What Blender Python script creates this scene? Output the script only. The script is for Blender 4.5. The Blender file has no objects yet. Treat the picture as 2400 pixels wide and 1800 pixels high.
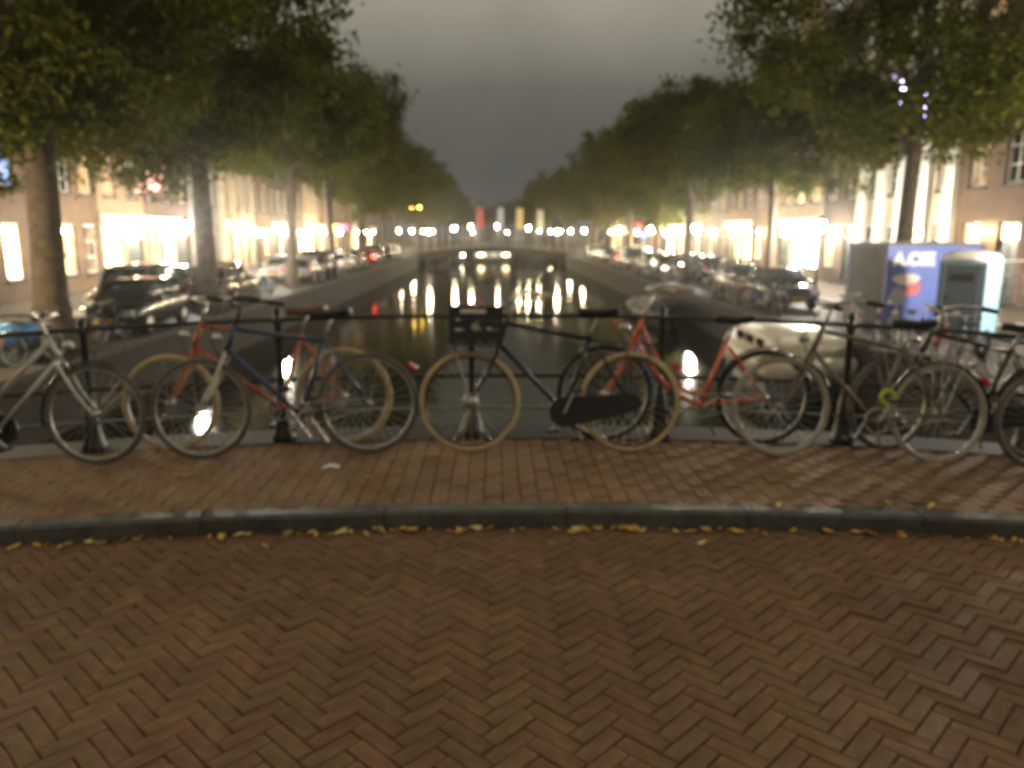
import bpy, math, random
import numpy as np
from mathutils import Vector, Matrix, Euler

R = math.radians
random.seed(7)
rng = np.random.default_rng(7)
S = bpy.context.scene
COL = S.collection

# ------------------------------------------------------------------ camera, sky, exposure
cam = bpy.data.objects.new('camera', bpy.data.cameras.new('camera'))
COL.objects.link(cam)
cam.location = (0, 0, 1.6)
cam.rotation_euler = (R(90 - 11.13), 0, R(-1.43))
cam.data.sensor_width = 36.0
cam.data.lens = 36.0 * 1803 / 2400
cam.data.clip_start = 0.05
cam.data.clip_end = 1500
cam.data.dof.use_dof = True            # the phone focused on the near paving: everything beyond is soft
cam.data.dof.focus_distance = 0.8
cam.data.dof.aperture_fstop = 4.6
S.camera = cam

S.view_settings.view_transform = 'Standard'
S.view_settings.look = 'None'
S.view_settings.exposure = 0.0
S.view_settings.gamma = 1.0
S.cycles.use_denoising = True
S.cycles.max_bounces = 6
S.cycles.diffuse_bounces = 2
S.cycles.glossy_bounces = 3
S.cycles.transmission_bounces = 4
S.cycles.transparent_max_bounces = 6
S.cycles.volume_bounces = 0
S.cycles.caustics_reflective = False
S.cycles.caustics_refractive = False
S.cycles.sample_clamp_indirect = 4.0
S.cycles.sample_clamp_direct = 0.0

world = bpy.data.worlds.new('World')
S.world = world
world.use_nodes = True
wn, wl = world.node_tree.nodes, world.node_tree.links
wn.clear()
w_out = wn.new('ShaderNodeOutputWorld')
w_bg = wn.new('ShaderNodeBackground')
w_tc = wn.new('ShaderNodeTexCoord')
w_sep = wn.new('ShaderNodeSeparateXYZ')
w_ramp = wn.new('ShaderNodeValToRGB')
w_noise = wn.new('ShaderNodeTexNoise')
w_noise.inputs['Scale'].default_value = 6.0
w_noise.inputs['Detail'].default_value = 4
w_mix = wn.new('ShaderNodeMix'); w_mix.data_type = 'RGBA'; w_mix.blend_type = 'MULTIPLY'
w_mr = wn.new('ShaderNodeMapRange')
w_mr.inputs['To Min'].default_value = 0.74; w_mr.inputs['To Max'].default_value = 1.26
wl.new(w_tc.outputs['Generated'], w_sep.inputs[0])
wl.new(w_tc.outputs['Generated'], w_noise.inputs['Vector'])
wl.new(w_sep.outputs['Z'], w_ramp.inputs[0])
wl.new(w_noise.outputs['Fac'], w_mr.inputs[0])
wl.new(w_ramp.outputs[0], w_mix.inputs[6])
wl.new(w_mr.outputs[0], w_mix.inputs[7])
w_mix.inputs[0].default_value = 1.0
wl.new(w_mix.outputs[2], w_bg.inputs[0])
wl.new(w_bg.outputs[0], w_out.inputs[0])
# a clouded city night: the low cloud glows warm overhead and falls off to blue-grey at the horizon
e = w_ramp.color_ramp.elements
e[0].position, e[0].color = 0.0, (0.066, 0.068, 0.066, 1)
e[1].position, e[1].color = 1.0, (0.42, 0.386, 0.30, 1)
for p_, c_ in ((0.07, (0.080, 0.081, 0.074, 1)), (0.17, (0.142, 0.134, 0.112, 1)), (0.29, (0.39, 0.362, 0.282, 1)), (0.40, (0.42, 0.386, 0.30, 1))):
    w_ramp.color_ramp.elements.new(p_).color = c_
w_bg.inputs[1].default_value = 1.0

# ------------------------------------------------------------------ materials
MATS = {}
def mat(name, col, rough=0.6, metal=0.0, var=0.0, vscale=6.0, bump=0.0, bscale=40.0, emit=None, estr=0.0, island=0.0, coat=0.0, spec=0.5, trans=0.0, stain=0.0):
    if name in MATS: return MATS[name]
    m = bpy.data.materials.new(name); m.use_nodes = True
    n, l = m.node_tree.nodes, m.node_tree.links
    b = n['Principled BSDF']
    b.inputs['Roughness'].default_value = rough
    b.inputs['Metallic'].default_value = metal
    b.inputs['Specular IOR Level'].default_value = spec
    if coat: b.inputs['Coat Weight'].default_value = coat; b.inputs['Coat Roughness'].default_value = 0.1
    c = (col[0], col[1], col[2], 1)
    b.inputs['Base Color'].default_value = c
    if var or island:
        tc = n.new('ShaderNodeTexCoord')
        mul = n.new('ShaderNodeMix'); mul.data_type = 'RGBA'; mul.blend_type = 'MULTIPLY'; mul.inputs[0].default_value = 1.0
        mul.inputs[6].default_value = c
        nz = n.new('ShaderNodeTexNoise'); nz.inputs['Scale'].default_value = vscale; nz.inputs['Detail'].default_value = 5
        l.new(tc.outputs['Object'], nz.inputs['Vector'])
        mr = n.new('ShaderNodeMapRange'); mr.inputs['From Min'].default_value = 0.25; mr.inputs['From Max'].default_value = 0.75
        mr.inputs['To Min'].default_value = 1 - var; mr.inputs['To Max'].default_value = 1 + var
        l.new(nz.outputs['Fac'], mr.inputs[0])
        src = mr.outputs[0]
        if island:
            gi = n.new('ShaderNodeNewGeometry'); oi = n.new('ShaderNodeObjectInfo')
            ad = n.new('ShaderNodeMath'); ad.operation = 'ADD'
            fr = n.new('ShaderNodeMath'); fr.operation = 'FRACT'
            l.new(gi.outputs['Random Per Island'], ad.inputs[0]); l.new(oi.outputs['Random'], ad.inputs[1])
            l.new(ad.outputs[0], fr.inputs[0])
            hs = n.new('ShaderNodeHueSaturation')
            hm = n.new('ShaderNodeMapRange'); hm.inputs['To Min'].default_value = 0.5 - 0.035 * island; hm.inputs['To Max'].default_value = 0.5 + 0.035 * island
            vm = n.new('ShaderNodeMapRange'); vm.inputs['To Min'].default_value = 1 - 0.45 * island; vm.inputs['To Max'].default_value = 1 + 0.45 * island
            m7 = n.new('ShaderNodeMath'); m7.operation = 'MULTIPLY'; m7.inputs[1].default_value = 7.31
            f7 = n.new('ShaderNodeMath'); f7.operation = 'FRACT'
            l.new(fr.outputs[0], m7.inputs[0]); l.new(m7.outputs[0], f7.inputs[0])
            l.new(fr.outputs[0], hm.inputs[0]); l.new(f7.outputs[0], vm.inputs[0])
            hs.inputs['Color'].default_value = c
            l.new(hm.outputs[0], hs.inputs['Hue']); l.new(vm.outputs[0], hs.inputs['Value'])
            l.new(hs.outputs[0], mul.inputs[6])
        if stain:
            gp = n.new('ShaderNodeNewGeometry'); sz = n.new('ShaderNodeTexNoise'); sz.inputs['Scale'].default_value = 1.3; sz.inputs['Detail'].default_value = 6; sz.inputs['Roughness'].default_value = 0.65
            sm_ = n.new('ShaderNodeMapRange'); sm_.inputs['From Min'].default_value = 0.32; sm_.inputs['From Max'].default_value = 0.66; sm_.inputs['To Min'].default_value = 1 - stain; sm_.inputs['To Max'].default_value = 1 + stain * 0.5
            mm = n.new('ShaderNodeMath'); mm.operation = 'MULTIPLY'
            l.new(gp.outputs['Position'], sz.inputs['Vector']); l.new(sz.outputs['Fac'], sm_.inputs[0]); l.new(sm_.outputs[0], mm.inputs[0]); l.new(src, mm.inputs[1]); src = mm.outputs[0]
        l.new(src, mul.inputs[7])
        l.new(mul.outputs[2], b.inputs['Base Color'])
    if bump:
        tc2 = n.new('ShaderNodeTexCoord')
        bz = n.new('ShaderNodeTexNoise'); bz.inputs['Scale'].default_value = bscale; bz.inputs['Detail'].default_value = 4
        bp = n.new('ShaderNodeBump'); bp.inputs['Strength'].default_value = bump; bp.inputs['Distance'].default_value = 0.02
        l.new(tc2.outputs['Object'], bz.inputs['Vector']); l.new(bz.outputs['Fac'], bp.inputs['Height']); l.new(bp.outputs[0], b.inputs['Normal'])
    if emit:
        b.inputs['Emission Color'].default_value = (*emit, 1); b.inputs['Emission Strength'].default_value = estr
    if trans: b.inputs['Transmission Weight'].default_value = trans
    MATS[name] = m
    return m

def glow(name, col, strength, vary=0.0, vs=1.2):
    """a lit window: light behind curtains and furniture, so the glow is uneven"""
    if name in MATS: return MATS[name]
    m = bpy.data.materials.new(name); m.use_nodes = True
    n, l = m.node_tree.nodes, m.node_tree.links
    n.clear()
    o = n.new('ShaderNodeOutputMaterial'); em = n.new('ShaderNodeEmission')
    em.inputs[0].default_value = (*col, 1); em.inputs[1].default_value = strength
    if vary:
        tc = n.new('ShaderNodeNewGeometry'); nz = n.new('ShaderNodeTexNoise'); nz.inputs['Scale'].default_value = vs; nz.inputs['Detail'].default_value = 2
        mr = n.new('ShaderNodeMapRange'); mr.inputs['From Min'].default_value = 0.3; mr.inputs['From Max'].default_value = 0.7
        mr.inputs['To Min'].default_value = strength * (1 - vary); mr.inputs['To Max'].default_value = strength * (1 + vary)
        l.new(tc.outputs['Position'], nz.inputs['Vector']); l.new(nz.outputs['Fac'], mr.inputs[0]); l.new(mr.outputs[0], em.inputs[1])
    l.new(em.outputs[0], o.inputs[0])
    MATS[name] = m
    return m

brick_road = mat('paving_brick', (0.184, 0.099, 0.046), 0.82, var=0.3, vscale=16, bump=0.35, bscale=70, island=0.24, stain=0.28)
brick_walk = mat('pavement_brick', (0.225, 0.128, 0.060), 0.82, var=0.25, vscale=16, bump=0.3, bscale=70, island=0.2, stain=0.35)
joint = mat('joint_sand', (0.095, 0.062, 0.036), 0.95, var=0.3, vscale=25)
kerb_m = mat('kerb_granite', (0.075, 0.074, 0.062), 0.55, var=0.4, vscale=14, bump=0.4, bscale=60, island=0.2, stain=0.5)
street_m = mat('street_paving', (0.038, 0.029, 0.022), 0.8, var=0.35, vscale=1.4, bump=0.4, bscale=9)
walk_m = mat('side_pavement', (0.075, 0.06, 0.048), 0.8, var=0.25, vscale=1.1, bump=0.3, bscale=6)
ground_m = mat('ground', (0.06, 0.055, 0.045), 0.9, var=0.3, vscale=0.05)
quay_m = mat('quay_stone', (0.028, 0.022, 0.017), 0.85, var=0.4, vscale=2.0, bump=0.5, bscale=7)
cope_m = mat('coping_stone', (0.055, 0.048, 0.040), 0.8, var=0.3, vscale=5, bump=0.3, bscale=30, island=0.2)
iron_m = mat('railing_paint', (0.018, 0.020, 0.018), 0.38, var=0.3, vscale=18)
lowrail_m = mat('worn_rail_steel', (0.28, 0.27, 0.25), 0.45, metal=0.6, var=0.3, vscale=20)
black_m = mat('black_paint', (0.012, 0.012, 0.013), 0.35, var=0.3, vscale=25)
plastic_m = mat('black_plastic', (0.014, 0.014, 0.015), 0.5, bump=0.1)
rubber_m = mat('black_rubber', (0.02, 0.019, 0.018), 0.8, var=0.3, vscale=20)
tan_m = mat('tan_tyre', (0.50, 0.385, 0.205), 0.75, var=0.22, vscale=14)
greytyre_m = mat('grey_tyre', (0.36, 0.31, 0.25), 0.75, var=0.25, vscale=14)
dimtyre_m = mat('dusty_tyre', (0.11, 0.095, 0.075), 0.8, var=0.3, vscale=14)
chrome_m = mat('bare_metal', (0.62, 0.60, 0.56), 0.3, metal=1.0, var=0.15, vscale=20)
alloy_m = mat('dull_alloy', (0.46, 0.45, 0.42), 0.42, metal=0.85, var=0.2, vscale=20)
silverpaint_m = mat('silver_paint', (0.55, 0.54, 0.50), 0.35, metal=0.4, var=0.1)
orange_m = mat('orange_paint', (0.66, 0.125, 0.035), 0.38, var=0.2, vscale=12, coat=0.3)
rust_m = mat('rusty_orange_paint', (0.42, 0.12, 0.04), 0.5, var=0.35, vscale=18)
blue_m = mat('blue_paint', (0.025, 0.05, 0.13), 0.35, var=0.2, coat=0.3)
sky_blue_m = mat('light_blue_paint', (0.07, 0.20, 0.42), 0.4, var=0.2)
olive_m = mat('grey_brown_paint', (0.17, 0.135, 0.10), 0.4, var=0.25)
cream_m = mat('cream_grip', (0.66, 0.57, 0.42), 0.6)
white_m = mat('white_paint', (0.78, 0.76, 0.72), 0.5, var=0.08)
strip_m = mat('white_print', (0.74, 0.66, 0.58), 0.6, var=0.15, vscale=30)
badge_m = mat('grey_print', (0.30, 0.30, 0.24), 0.6)
leather_m = mat('brown_leather', (0.16, 0.07, 0.03), 0.5, var=0.2)
redglass_m = mat('red_reflector', (0.5, 0.02, 0.015), 0.2, coat=0.5)
lens_m = mat('lamp_lens', (0.65, 0.65, 0.62), 0.12, coat=0.8)
yellowlock_m = mat('lime_rubber', (0.42, 0.55, 0.05), 0.5)
bark_m = mat('bark', (0.085, 0.063, 0.044), 0.95, var=0.45, vscale=5, bump=0.9, bscale=9)
glass_dark = mat('dark_glass', (0.012, 0.014, 0.016), 0.06, spec=0.8)
carglass_m = mat('car_glass', (0.010, 0.012, 0.013), 0.05, spec=0.8, coat=0.5)
tailglass_m = mat('tail_lamp_glass', (0.30, 0.01, 0.01), 0.15, coat=0.5)
plate_m = mat('yellow_plate', (0.75, 0.42, 0.03), 0.45)
creamhull_m = mat('cream_hull', (0.62, 0.56, 0.45), 0.45, var=0.12, vscale=3)
tarp_m = mat('tarpaulin', (0.16, 0.14, 0.11), 0.7, var=0.25, vscale=4, bump=0.4, bscale=5)
hull_dark = mat('dark_hull', (0.03, 0.035, 0.035), 0.5, var=0.2)
wood_m = mat('varnished_wood', (0.22, 0.11, 0.05), 0.4, var=0.3, vscale=8)
container_m = mat('blue_container_paint', (0.11, 0.16, 0.50), 0.5, var=0.15, vscale=2)
container_side = mat('container_grey', (0.15, 0.145, 0.14), 0.6, var=0.2, vscale=2)  # grey on the canal side and roof, the body is blue
toilet_m = mat('pale_blue_plastic', (0.36, 0.62, 0.80), 0.4, var=0.08)
toilet_shaded = mat('shaded_blue_plastic', (0.07, 0.10, 0.14), 0.45, var=0.1)  # toilet's left face: its shade is put into a darker colour
pinkpaint_m = mat('pink_spray_paint', (0.62, 0.14, 0.17), 0.6)
greywhite_m = mat('grey_spray_paint', (0.40, 0.40, 0.46), 0.6)
roof_m = mat('roof_tiles', (0.07, 0.045, 0.04), 0.8, var=0.3, vscale=2, bump=0.6, bscale=6)
trim_m = mat('white_trim', (0.70, 0.66, 0.58), 0.55, var=0.12, vscale=3)
door_m = mat('door_paint', (0.02, 0.035, 0.03), 0.35)
leafY = [mat('fallen_leaf_%s' % k, c, 0.6, var=0.2, vscale=20) for k, c in (('gold', (0.72, 0.42, 0.06)), ('ochre', (0.58, 0.31, 0.07)), ('pale', (0.75, 0.56, 0.22)))]
paper_m = mat('white_paper', (0.75, 0.73, 0.74), 0.8)
lantern_m = glow('lantern_white', (1.0, 0.92, 0.78), 2000)
lantern_w = glow('lantern_warm', (1.0, 0.78, 0.46), 1500)
lantern_added = glow('lantern_added', (1.0, 0.72, 0.40), 60)
lantern_far = glow('lantern_far', (1.0, 0.84, 0.58), 600)
wall_lamp_m = glow('wall_lamp_glow', (1.0, 0.80, 0.48), 420)
amber_m = glow('amber_lamp', (1.0, 0.62, 0.08), 45)
tail_on = glow('lit_tail_lamp', (1.0, 0.05, 0.04), 14)
head_on = glow('lit_headlamp', (1.0, 0.95, 0.85), 60)
W_YEL = glow('window_yellow', (1.0, 0.68, 0.26), 3.2, 0.85, 2.4)
W_HOT = glow('window_bright', (1.0, 0.78, 0.40), 13.0, 0.9, 2.4)
W_WHT = glow('window_white', (1.0, 0.92, 0.72), 34.0, 0.85, 2.0)
W_ORG = glow('window_orange', (1.0, 0.55, 0.20), 1.4, 0.7, 0.9)
W_DIM = glow('window_dim', (0.95, 0.62, 0.30), 0.5, 0.8, 1.2)
W_VIO = glow('window_violet', (0.55, 0.45, 1.0), 30.0, 0.5, 1.2)
W_BLU = glow('window_blue', (0.35, 0.50, 0.95), 2.0, 0.5, 1.2)
PINK = glow('pink_sign', (1.0, 0.45, 0.36), 5.0, 0.5, 1.5)

# water: still, only the faintest ripple
water_m = bpy.data.materials.new('canal_water'); water_m.use_nodes = True
n_, l_ = water_m.node_tree.nodes, water_m.node_tree.links
b_ = n_['Principled BSDF']
b_.inputs['Base Color'].default_value = (0.008, 0.010, 0.007, 1); b_.inputs['Roughness'].default_value = 0.06; b_.inputs['IOR'].default_value = 1.33; b_.inputs['Specular IOR Level'].default_value = 0.3
t_ = n_.new('ShaderNodeTexCoord'); mp = n_.new('ShaderNodeMapping'); mp.inputs['Scale'].default_value = (1.0, 0.55, 1)
z_ = n_.new('ShaderNodeTexNoise'); z_.inputs['Scale'].default_value = 1.6; z_.inputs['Detail'].default_value = 3
q_ = n_.new('ShaderNodeBump'); q_.inputs['Strength'].default_value = 0.08; q_.inputs['Distance'].default_value = 0.1
l_.new(t_.outputs['Object'], mp.inputs[0]); l_.new(mp.outputs[0], z_.inputs['Vector']); l_.new(z_.outputs['Fac'], q_.inputs['Height']); l_.new(q_.outputs[0], b_.inputs['Normal'])
# murky, dusty water: mirror dimmed to about two thirds
wg_ = n_.new('ShaderNodeBsdfGlossy'); wg_.inputs['Color'].default_value = (0.72, 0.70, 0.65, 1); wg_.inputs['Roughness'].default_value = 0.085
wd_ = n_.new('ShaderNodeBsdfDiffuse'); wd_.inputs['Color'].default_value = (0.010, 0.012, 0.008, 1)
wf_ = n_.new('ShaderNodeFresnel'); wf_.inputs['IOR'].default_value = 1.33; wm_ = n_.new('ShaderNodeMixShader')
for q in (wg_, wf_): l_.new(q_.outputs[0], q.inputs['Normal'])
l_.new(wf_.outputs[0], wm_.inputs[0]); l_.new(wd_.outputs[0], wm_.inputs[1]); l_.new(wg_.outputs[0], wm_.inputs[2]); l_.new(wm_.outputs[0], n_['Material Output'].inputs['Surface'])

# foliage: green to brown by leaf, light passes through
def foliage(name, c1, c2, c3):
    m = bpy.data.materials.new(name); m.use_nodes = True
    n, l = m.node_tree.nodes, m.node_tree.links
    n.clear()
    o = n.new('ShaderNodeOutputMaterial'); d = n.new('ShaderNodeBsdfDiffuse'); t = n.new('ShaderNodeBsdfTranslucent'); mx = n.new('ShaderNodeMixShader')
    g = n.new('ShaderNodeNewGeometry'); r = n.new('ShaderNodeValToRGB')
    r.color_ramp.elements[0].color = (*c1, 1); r.color_ramp.elements[1].color = (*c3, 1)
    r.color_ramp.elements.new(0.6).color = (*c2, 1)
    l.new(g.outputs['Random Per Island'], r.inputs[0]); l.new(r.outputs[0], d.inputs[0]); l.new(r.outputs[0], t.inputs[0])
    mx.inputs[0].default_value = 0.35
    l.new(d.outputs[0], mx.inputs[1]); l.new(t.outputs[0], mx.inputs[2]); l.new(mx.outputs[0], o.inputs[0])
    return m
FOL = [foliage('foliage_green', (0.055, 0.075, 0.012), (0.10, 0.115, 0.018), (0.16, 0.135, 0.028)),
       foliage('foliage_brown', (0.055, 0.070, 0.012), (0.10, 0.105, 0.018), (0.17, 0.125, 0.026))]

# ------------------------------------------------------------------ mesh helpers
class MB:
    def __init__(s): s.v = []; s.f = []; s.mi = []; s.cur = 0
    def add(s, vs, fs):
        o = len(s.v); s.v += [tuple(p) for p in vs]; s.f += [tuple(i + o for i in f) for f in fs]; s.mi += [s.cur] * len(fs)
        return s
    def box(s, c, d, M=None, taper=1.0):
        x, y, z = d[0] / 2, d[1] / 2, d[2] / 2
        vs = [Vector((sx * x * (taper if sz > 0 else 1), sy * y * (taper if sz > 0 else 1), sz * z)) for sz in (-1, 1) for sx, sy in ((-1, -1), (1, -1), (1, 1), (-1, 1))]
        if M is not None: vs = [M @ p for p in vs]
        c = Vector(c)
        return s.add([p + c for p in vs], [(3, 2, 1, 0), (4, 5, 6, 7), (0, 1, 5, 4), (1, 2, 6, 5), (2, 3, 7, 6), (3, 0, 4, 7)])
    def bx(s, x0, x1, y0, y1, z0, z1): return s.box(((x0 + x1) / 2, (y0 + y1) / 2, (z0 + z1) / 2), (abs(x1 - x0), abs(y1 - y0), abs(z1 - z0)))
    def tube(s, pts, r, n=8, cap=True):
        pts = [Vector(p) for p in pts]
        rs = r if isinstance(r, (list, tuple)) else [r] * len(pts)
        rings = []; up = None
        for i, p in enumerate(pts):
            d = (pts[min(i + 1, len(pts) - 1)] - pts[max(i - 1, 0)])
            if d.length < 1e-9: d = Vector((0, 0, 1))
            d.normalize()
            if up is None: up = d.cross(Vector((0, 0, 1)) if abs(d.z) < 0.9 else Vector((1, 0, 0))).normalized()
            a = (up - d * up.dot(d)); a = a.normalized() if a.length > 1e-6 else d.orthogonal().normalized()
            up = a; b = d.cross(a)
            rings.append([p + (a * math.cos(2 * math.pi * k / n) + b * math.sin(2 * math.pi * k / n)) * rs[i] for k in range(n)])
        vs = [q for ring in rings for q in ring]; fs = []
        for i in range(len(pts) - 1):
            for k in range(n):
                k2 = (k + 1) % n
                fs.append((i * n + k, i * n + k2, (i + 1) * n + k2, (i + 1) * n + k))
        if cap:
            fs.append(tuple(range(n - 1, -1, -1))); o = (len(pts) - 1) * n; fs.append(tuple(range(o, o + n)))
        return s.add(vs, fs)
    def torus(s, c, Rr, r, ns=40, nt=8, axis='y', a0=0.0, a1=2 * math.pi, ry=None):
        full = abs(a1 - a0 - 2 * math.pi) < 1e-6
        m = ns if full else ns + 1
        vs = []
        ry = r if ry is None else ry
        for i in range(m):
            t = a0 + (a1 - a0) * i / ns
            for k in range(nt):
                p = 2 * math.pi * k / nt
                q = Rr + r * math.cos(p); h = ry * math.sin(p)
                v = (q * math.cos(t), h, q * math.sin(t)) if axis == 'y' else (q * math.cos(t), q * math.sin(t), h)
                vs.append((v[0] + c[0], v[1] + c[1], v[2] + c[2]))
        fs = []
        for i in range(ns):
            j = (i + 1) % m
            for k in range(nt):
                k2 = (k + 1) % nt
                fs.append((i * nt + k, i * nt + k2, j * nt + k2, j * nt + k))
        return s.add(vs, fs)
    def lathe(s, c, prof, n=12, axis='z'):
        vs = []
        for r, h in prof:
            for k in range(n):
                t = 2 * math.pi * k / n
                v = (r * math.cos(t), r * math.sin(t), h) if axis == 'z' else (r * math.cos(t), h, r * math.sin(t))
                vs.append((v[0] + c[0], v[1] + c[1], v[2] + c[2]))
        fs = []
        for i in range(len(prof) - 1):
            for k in range(n):
                k2 = (k + 1) % n
                fs.append((i * n + k, i * n + k2, (i + 1) * n + k2, (i + 1) * n + k))
        fs.append(tuple(range(n - 1, -1, -1))); o = (len(prof) - 1) * n; fs.append(tuple(range(o, o + n)))
        return s.add(vs, fs)
    def loft(s, rings, close=True, caps=True):
        n = len(rings[0]); vs = [p for r_ in rings for p in r_]; fs = []
        for i in range(len(rings) - 1):
            for k in range(n if close else n - 1):
                k2 = (k + 1) % n
                fs.append((i * n + k, i * n + k2, (i + 1) * n + k2, (i + 1) * n + k))
        if caps:
            fs.append(tuple(range(n - 1, -1, -1))); o = (len(rings) - 1) * n; fs.append(tuple(range(o, o + n)))
        return s.add(vs, fs)
    def prism(s, poly, y0, y1):
        """poly in x,z extruded along y"""
        n = len(poly)
        vs = [(x, y0, z) for x, z in poly] + [(x, y1, z) for x, z in poly]
        fs = [tuple(range(n)), tuple(range(2 * n - 1, n - 1, -1))] + [(i, i + n, (i + 1) % n + n, (i + 1) % n) for i in range(n)]
        return s.add(vs, fs)
    def mesh(s, name, mats, smooth=False):
        me = bpy.data.meshes.new(name)
        me.from_pydata(s.v, [], s.f)
        for m in (mats if isinstance(mats, (list, tuple)) else [mats]):
            if m is not None: me.materials.append(m)
        if any(s.mi): me.polygons.foreach_set('material_index', s.mi)
        if smooth: me.polygons.foreach_set('use_smooth', [True] * len(me.polygons))
        me.update()
        return me
    def build(s, name, mats, parent=None, smooth=False):
        return link(name, s.mesh(name, mats, smooth), parent)

def link(name, me, parent=None, loc=None, rot=None):
    o = bpy.data.objects.new(name, me); COL.objects.link(o)
    if parent is not None: o.parent = parent
    if loc is not None: o.location = loc
    if rot is not None: o.rotation_euler = rot
    return o
def tag(o, label, cat=None, group=None, kind=None):
    if label: o['label'] = label
    if cat: o['category'] = cat
    if group: o['group'] = group
    if kind: o['kind'] = kind
    return o
def thing(name, label, cat, loc=(0, 0, 0), rot=(0, 0, 0), group=None):
    o = bpy.data.objects.new(name, None); COL.objects.link(o)
    o.location = loc; o.rotation_euler = rot; o.empty_display_size = 0.2
    return tag(o, label, cat, group)
def struct(o, label=None): o['kind'] = 'structure'; 
def copy_tree(o, parent=None):
    c = o.copy(); COL.objects.link(c); c.parent = parent
    for ch in list(o.children): copy_tree(ch, c)
    return c
def recolour(o, m, slot=0):
    o.material_slots[slot].link = 'OBJECT'; o.material_slots[slot].material = m
ORD = ['first', 'second', 'third', 'fourth', 'fifth', 'sixth', 'seventh', 'eighth', 'ninth', 'tenth', 'eleventh', 'twelfth', 'thirteenth', 'fourteenth', 'fifteenth', 'sixteenth', 'seventeenth', 'eighteenth', 'nineteenth', 'twentieth']

# ------------------------------------------------------------------ levels of the place
ST = -1.2          # street level along the quays
WL = -2.7          # water level
QX = 9.4           # half width of the canal
FX = 19.0          # facades
BX = 11.6
def hump(x):
    a = abs(x)
    if a <= 7.5: return -0.0107 * a * a
    z = -0.0107 * 56.25 - 0.1605 * (a - 7.5)
    return max(z, ST + 0.02)

# ------------------------------------------------------------------ setting: ground, water, quays, streets
for sx, nm in ((-1, 'ground_left'), (1, 'ground_right')):
    mb = MB()
    mb.add([(sx * (QX + 0.3), -80, ST - 0.06), (sx * 150, -80, ST - 0.06), (sx * 150, 420, ST - 0.06), (sx * (QX + 0.3), 420, ST - 0.06)], [(0, 1, 2, 3) if sx > 0 else (3, 2, 1, 0)])
    struct(mb.build(nm, ground_m))
MBg = MB().bx(-QX - 0.2, QX + 0.2, 262, 420, ST - 1.6, ST - 0.07); struct(MBg.build('ground_far', ground_m))
struct(MB().add([(-QX - 0.3, -80, WL), (QX + 0.3, -80, WL), (QX + 0.3, 262.5, WL), (-QX - 0.3, 262.5, WL)], [(0, 1, 2, 3)]).build('water', water_m))
for sx, nm in ((-1, 'left'), (1, 'right')):
    q = MB().bx(sx * QX, sx * (QX + 0.45), 6.0, 262, WL - 1.0, ST - 0.14).build('quay_wall_' + nm, quay_m); struct(q)
    y = 6.2
    k = 0
    shared = MB().box((0, 0, 0), (0.52, 1.46, 0.16), taper=0.985).mesh('coping_stone', cope_m)
    while y < 70:
        link('coping_stone', shared, q, (sx * (QX + 0.22), y + 0.73, ST - 0.055 + 0.004 * random.random()), (0, 0, R(random.uniform(-0.3, 0.3)))); y += 1.49
    rest = MB().bx(sx * (QX - 0.04), sx * (QX + 0.48), 70.6, 262, ST - 0.135, ST + 0.02).build('coping', cope_m, q)
    struct(MB().bx(sx * (QX + 0.485), sx * 13.5, -14, 262, ST - 0.05, ST).build('street_' + nm, street_m))
    pv = MB().bx(sx * 13.5, sx * 13.75, 4, 262, ST - 0.05, ST + 0.125).build('kerb_' + nm, kerb_m); struct(pv)
    struct(MB().bx(sx * 13.755, sx * (FX + 1.0), -14, 262, ST - 0.05, ST + 0.12).build('pavement_' + nm, walk_m))

# the bridge we stand on: a humped slab
mb = MB()
xs = [BX * i / 24 for i in range(-24, 25)]
rings = []
for x in xs:
    rings.append([(x, -9.0, hump(x) - 0.60), (x, 5.92, hump(x) - 0.60), (x, 5.92, hump(x) - 0.11), (x, -9.0, hump(x) - 0.11)])
mb.loft(rings)
bd = mb.build('bridge_deck', quay_m); struct(bd)
# the road bed (joint sand) and its bricks
def strip(name, y0, y1, dz, m, x0=-BX, x1=BX, thick=0.09, n=96):
    rr = []
    for i in range(n + 1):
        x = x0 + (x1 - x0) * i / n
        rr.append([(x, y0, hump(x) + dz - thick), (x, y1, hump(x) + dz - thick), (x, y1, hump(x) + dz), (x, y0, hump(x) + dz)])
    return MB().loft(rr).build(name, m)
KY = 4.0
road = strip('road', -8.2, KY - 0.004, -0.012, joint); struct(road)
walk = strip('pavement_bridge', KY + 0.133, 5.50, 0.088, joint, thick=0.188); struct(walk)
edge = strip('bridge_edge', 5.505, 5.915, 0.108, mat('edge_stone', (0.03, 0.028, 0.024), 0.7, var=0.3, vscale=6, stain=0.4), thick=0.21); struct(edge)

CAMP = Vector((0, 0, 1.6))
cp, sp_ = math.cos(R(11.13)), math.sin(R(11.13)); cyw, syw = math.cos(R(1.43)), math.sin(R(1.43))
def proj(x, y, z):
    z -= 1.6
    X = x * cyw - y * syw; Y = x * syw + y * cyw
    d = Y * cp - z * sp_; h = Y * sp_ + z * cp
    if d < 0.05: return (9e9, 9e9)
    return (1200 + 1803 * X / d, 900 - 1803 * h / d)

def brick_verts(L, W, H, ch=0.004):
    x, y = L / 2, W / 2
    v = [(-x, -y, -H), (x, -y, -H), (x, y, -H), (-x, y, -H), (-x, -y, -ch), (x, -y, -ch), (x, y, -ch), (-x, y, -ch),
         (-x + ch, -y + ch, 0), (x - ch, -y + ch, 0), (x - ch, y - ch, 0), (-x + ch, y - ch, 0)]
    f = [(0, 1, 5, 4), (1, 2, 6, 5), (2, 3, 7, 6), (3, 0, 4, 7), (4, 5, 9, 8), (5, 6, 10, 9), (6, 7, 11, 10), (7, 4, 8, 11), (8, 9, 10, 11)]
    return v, f

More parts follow.
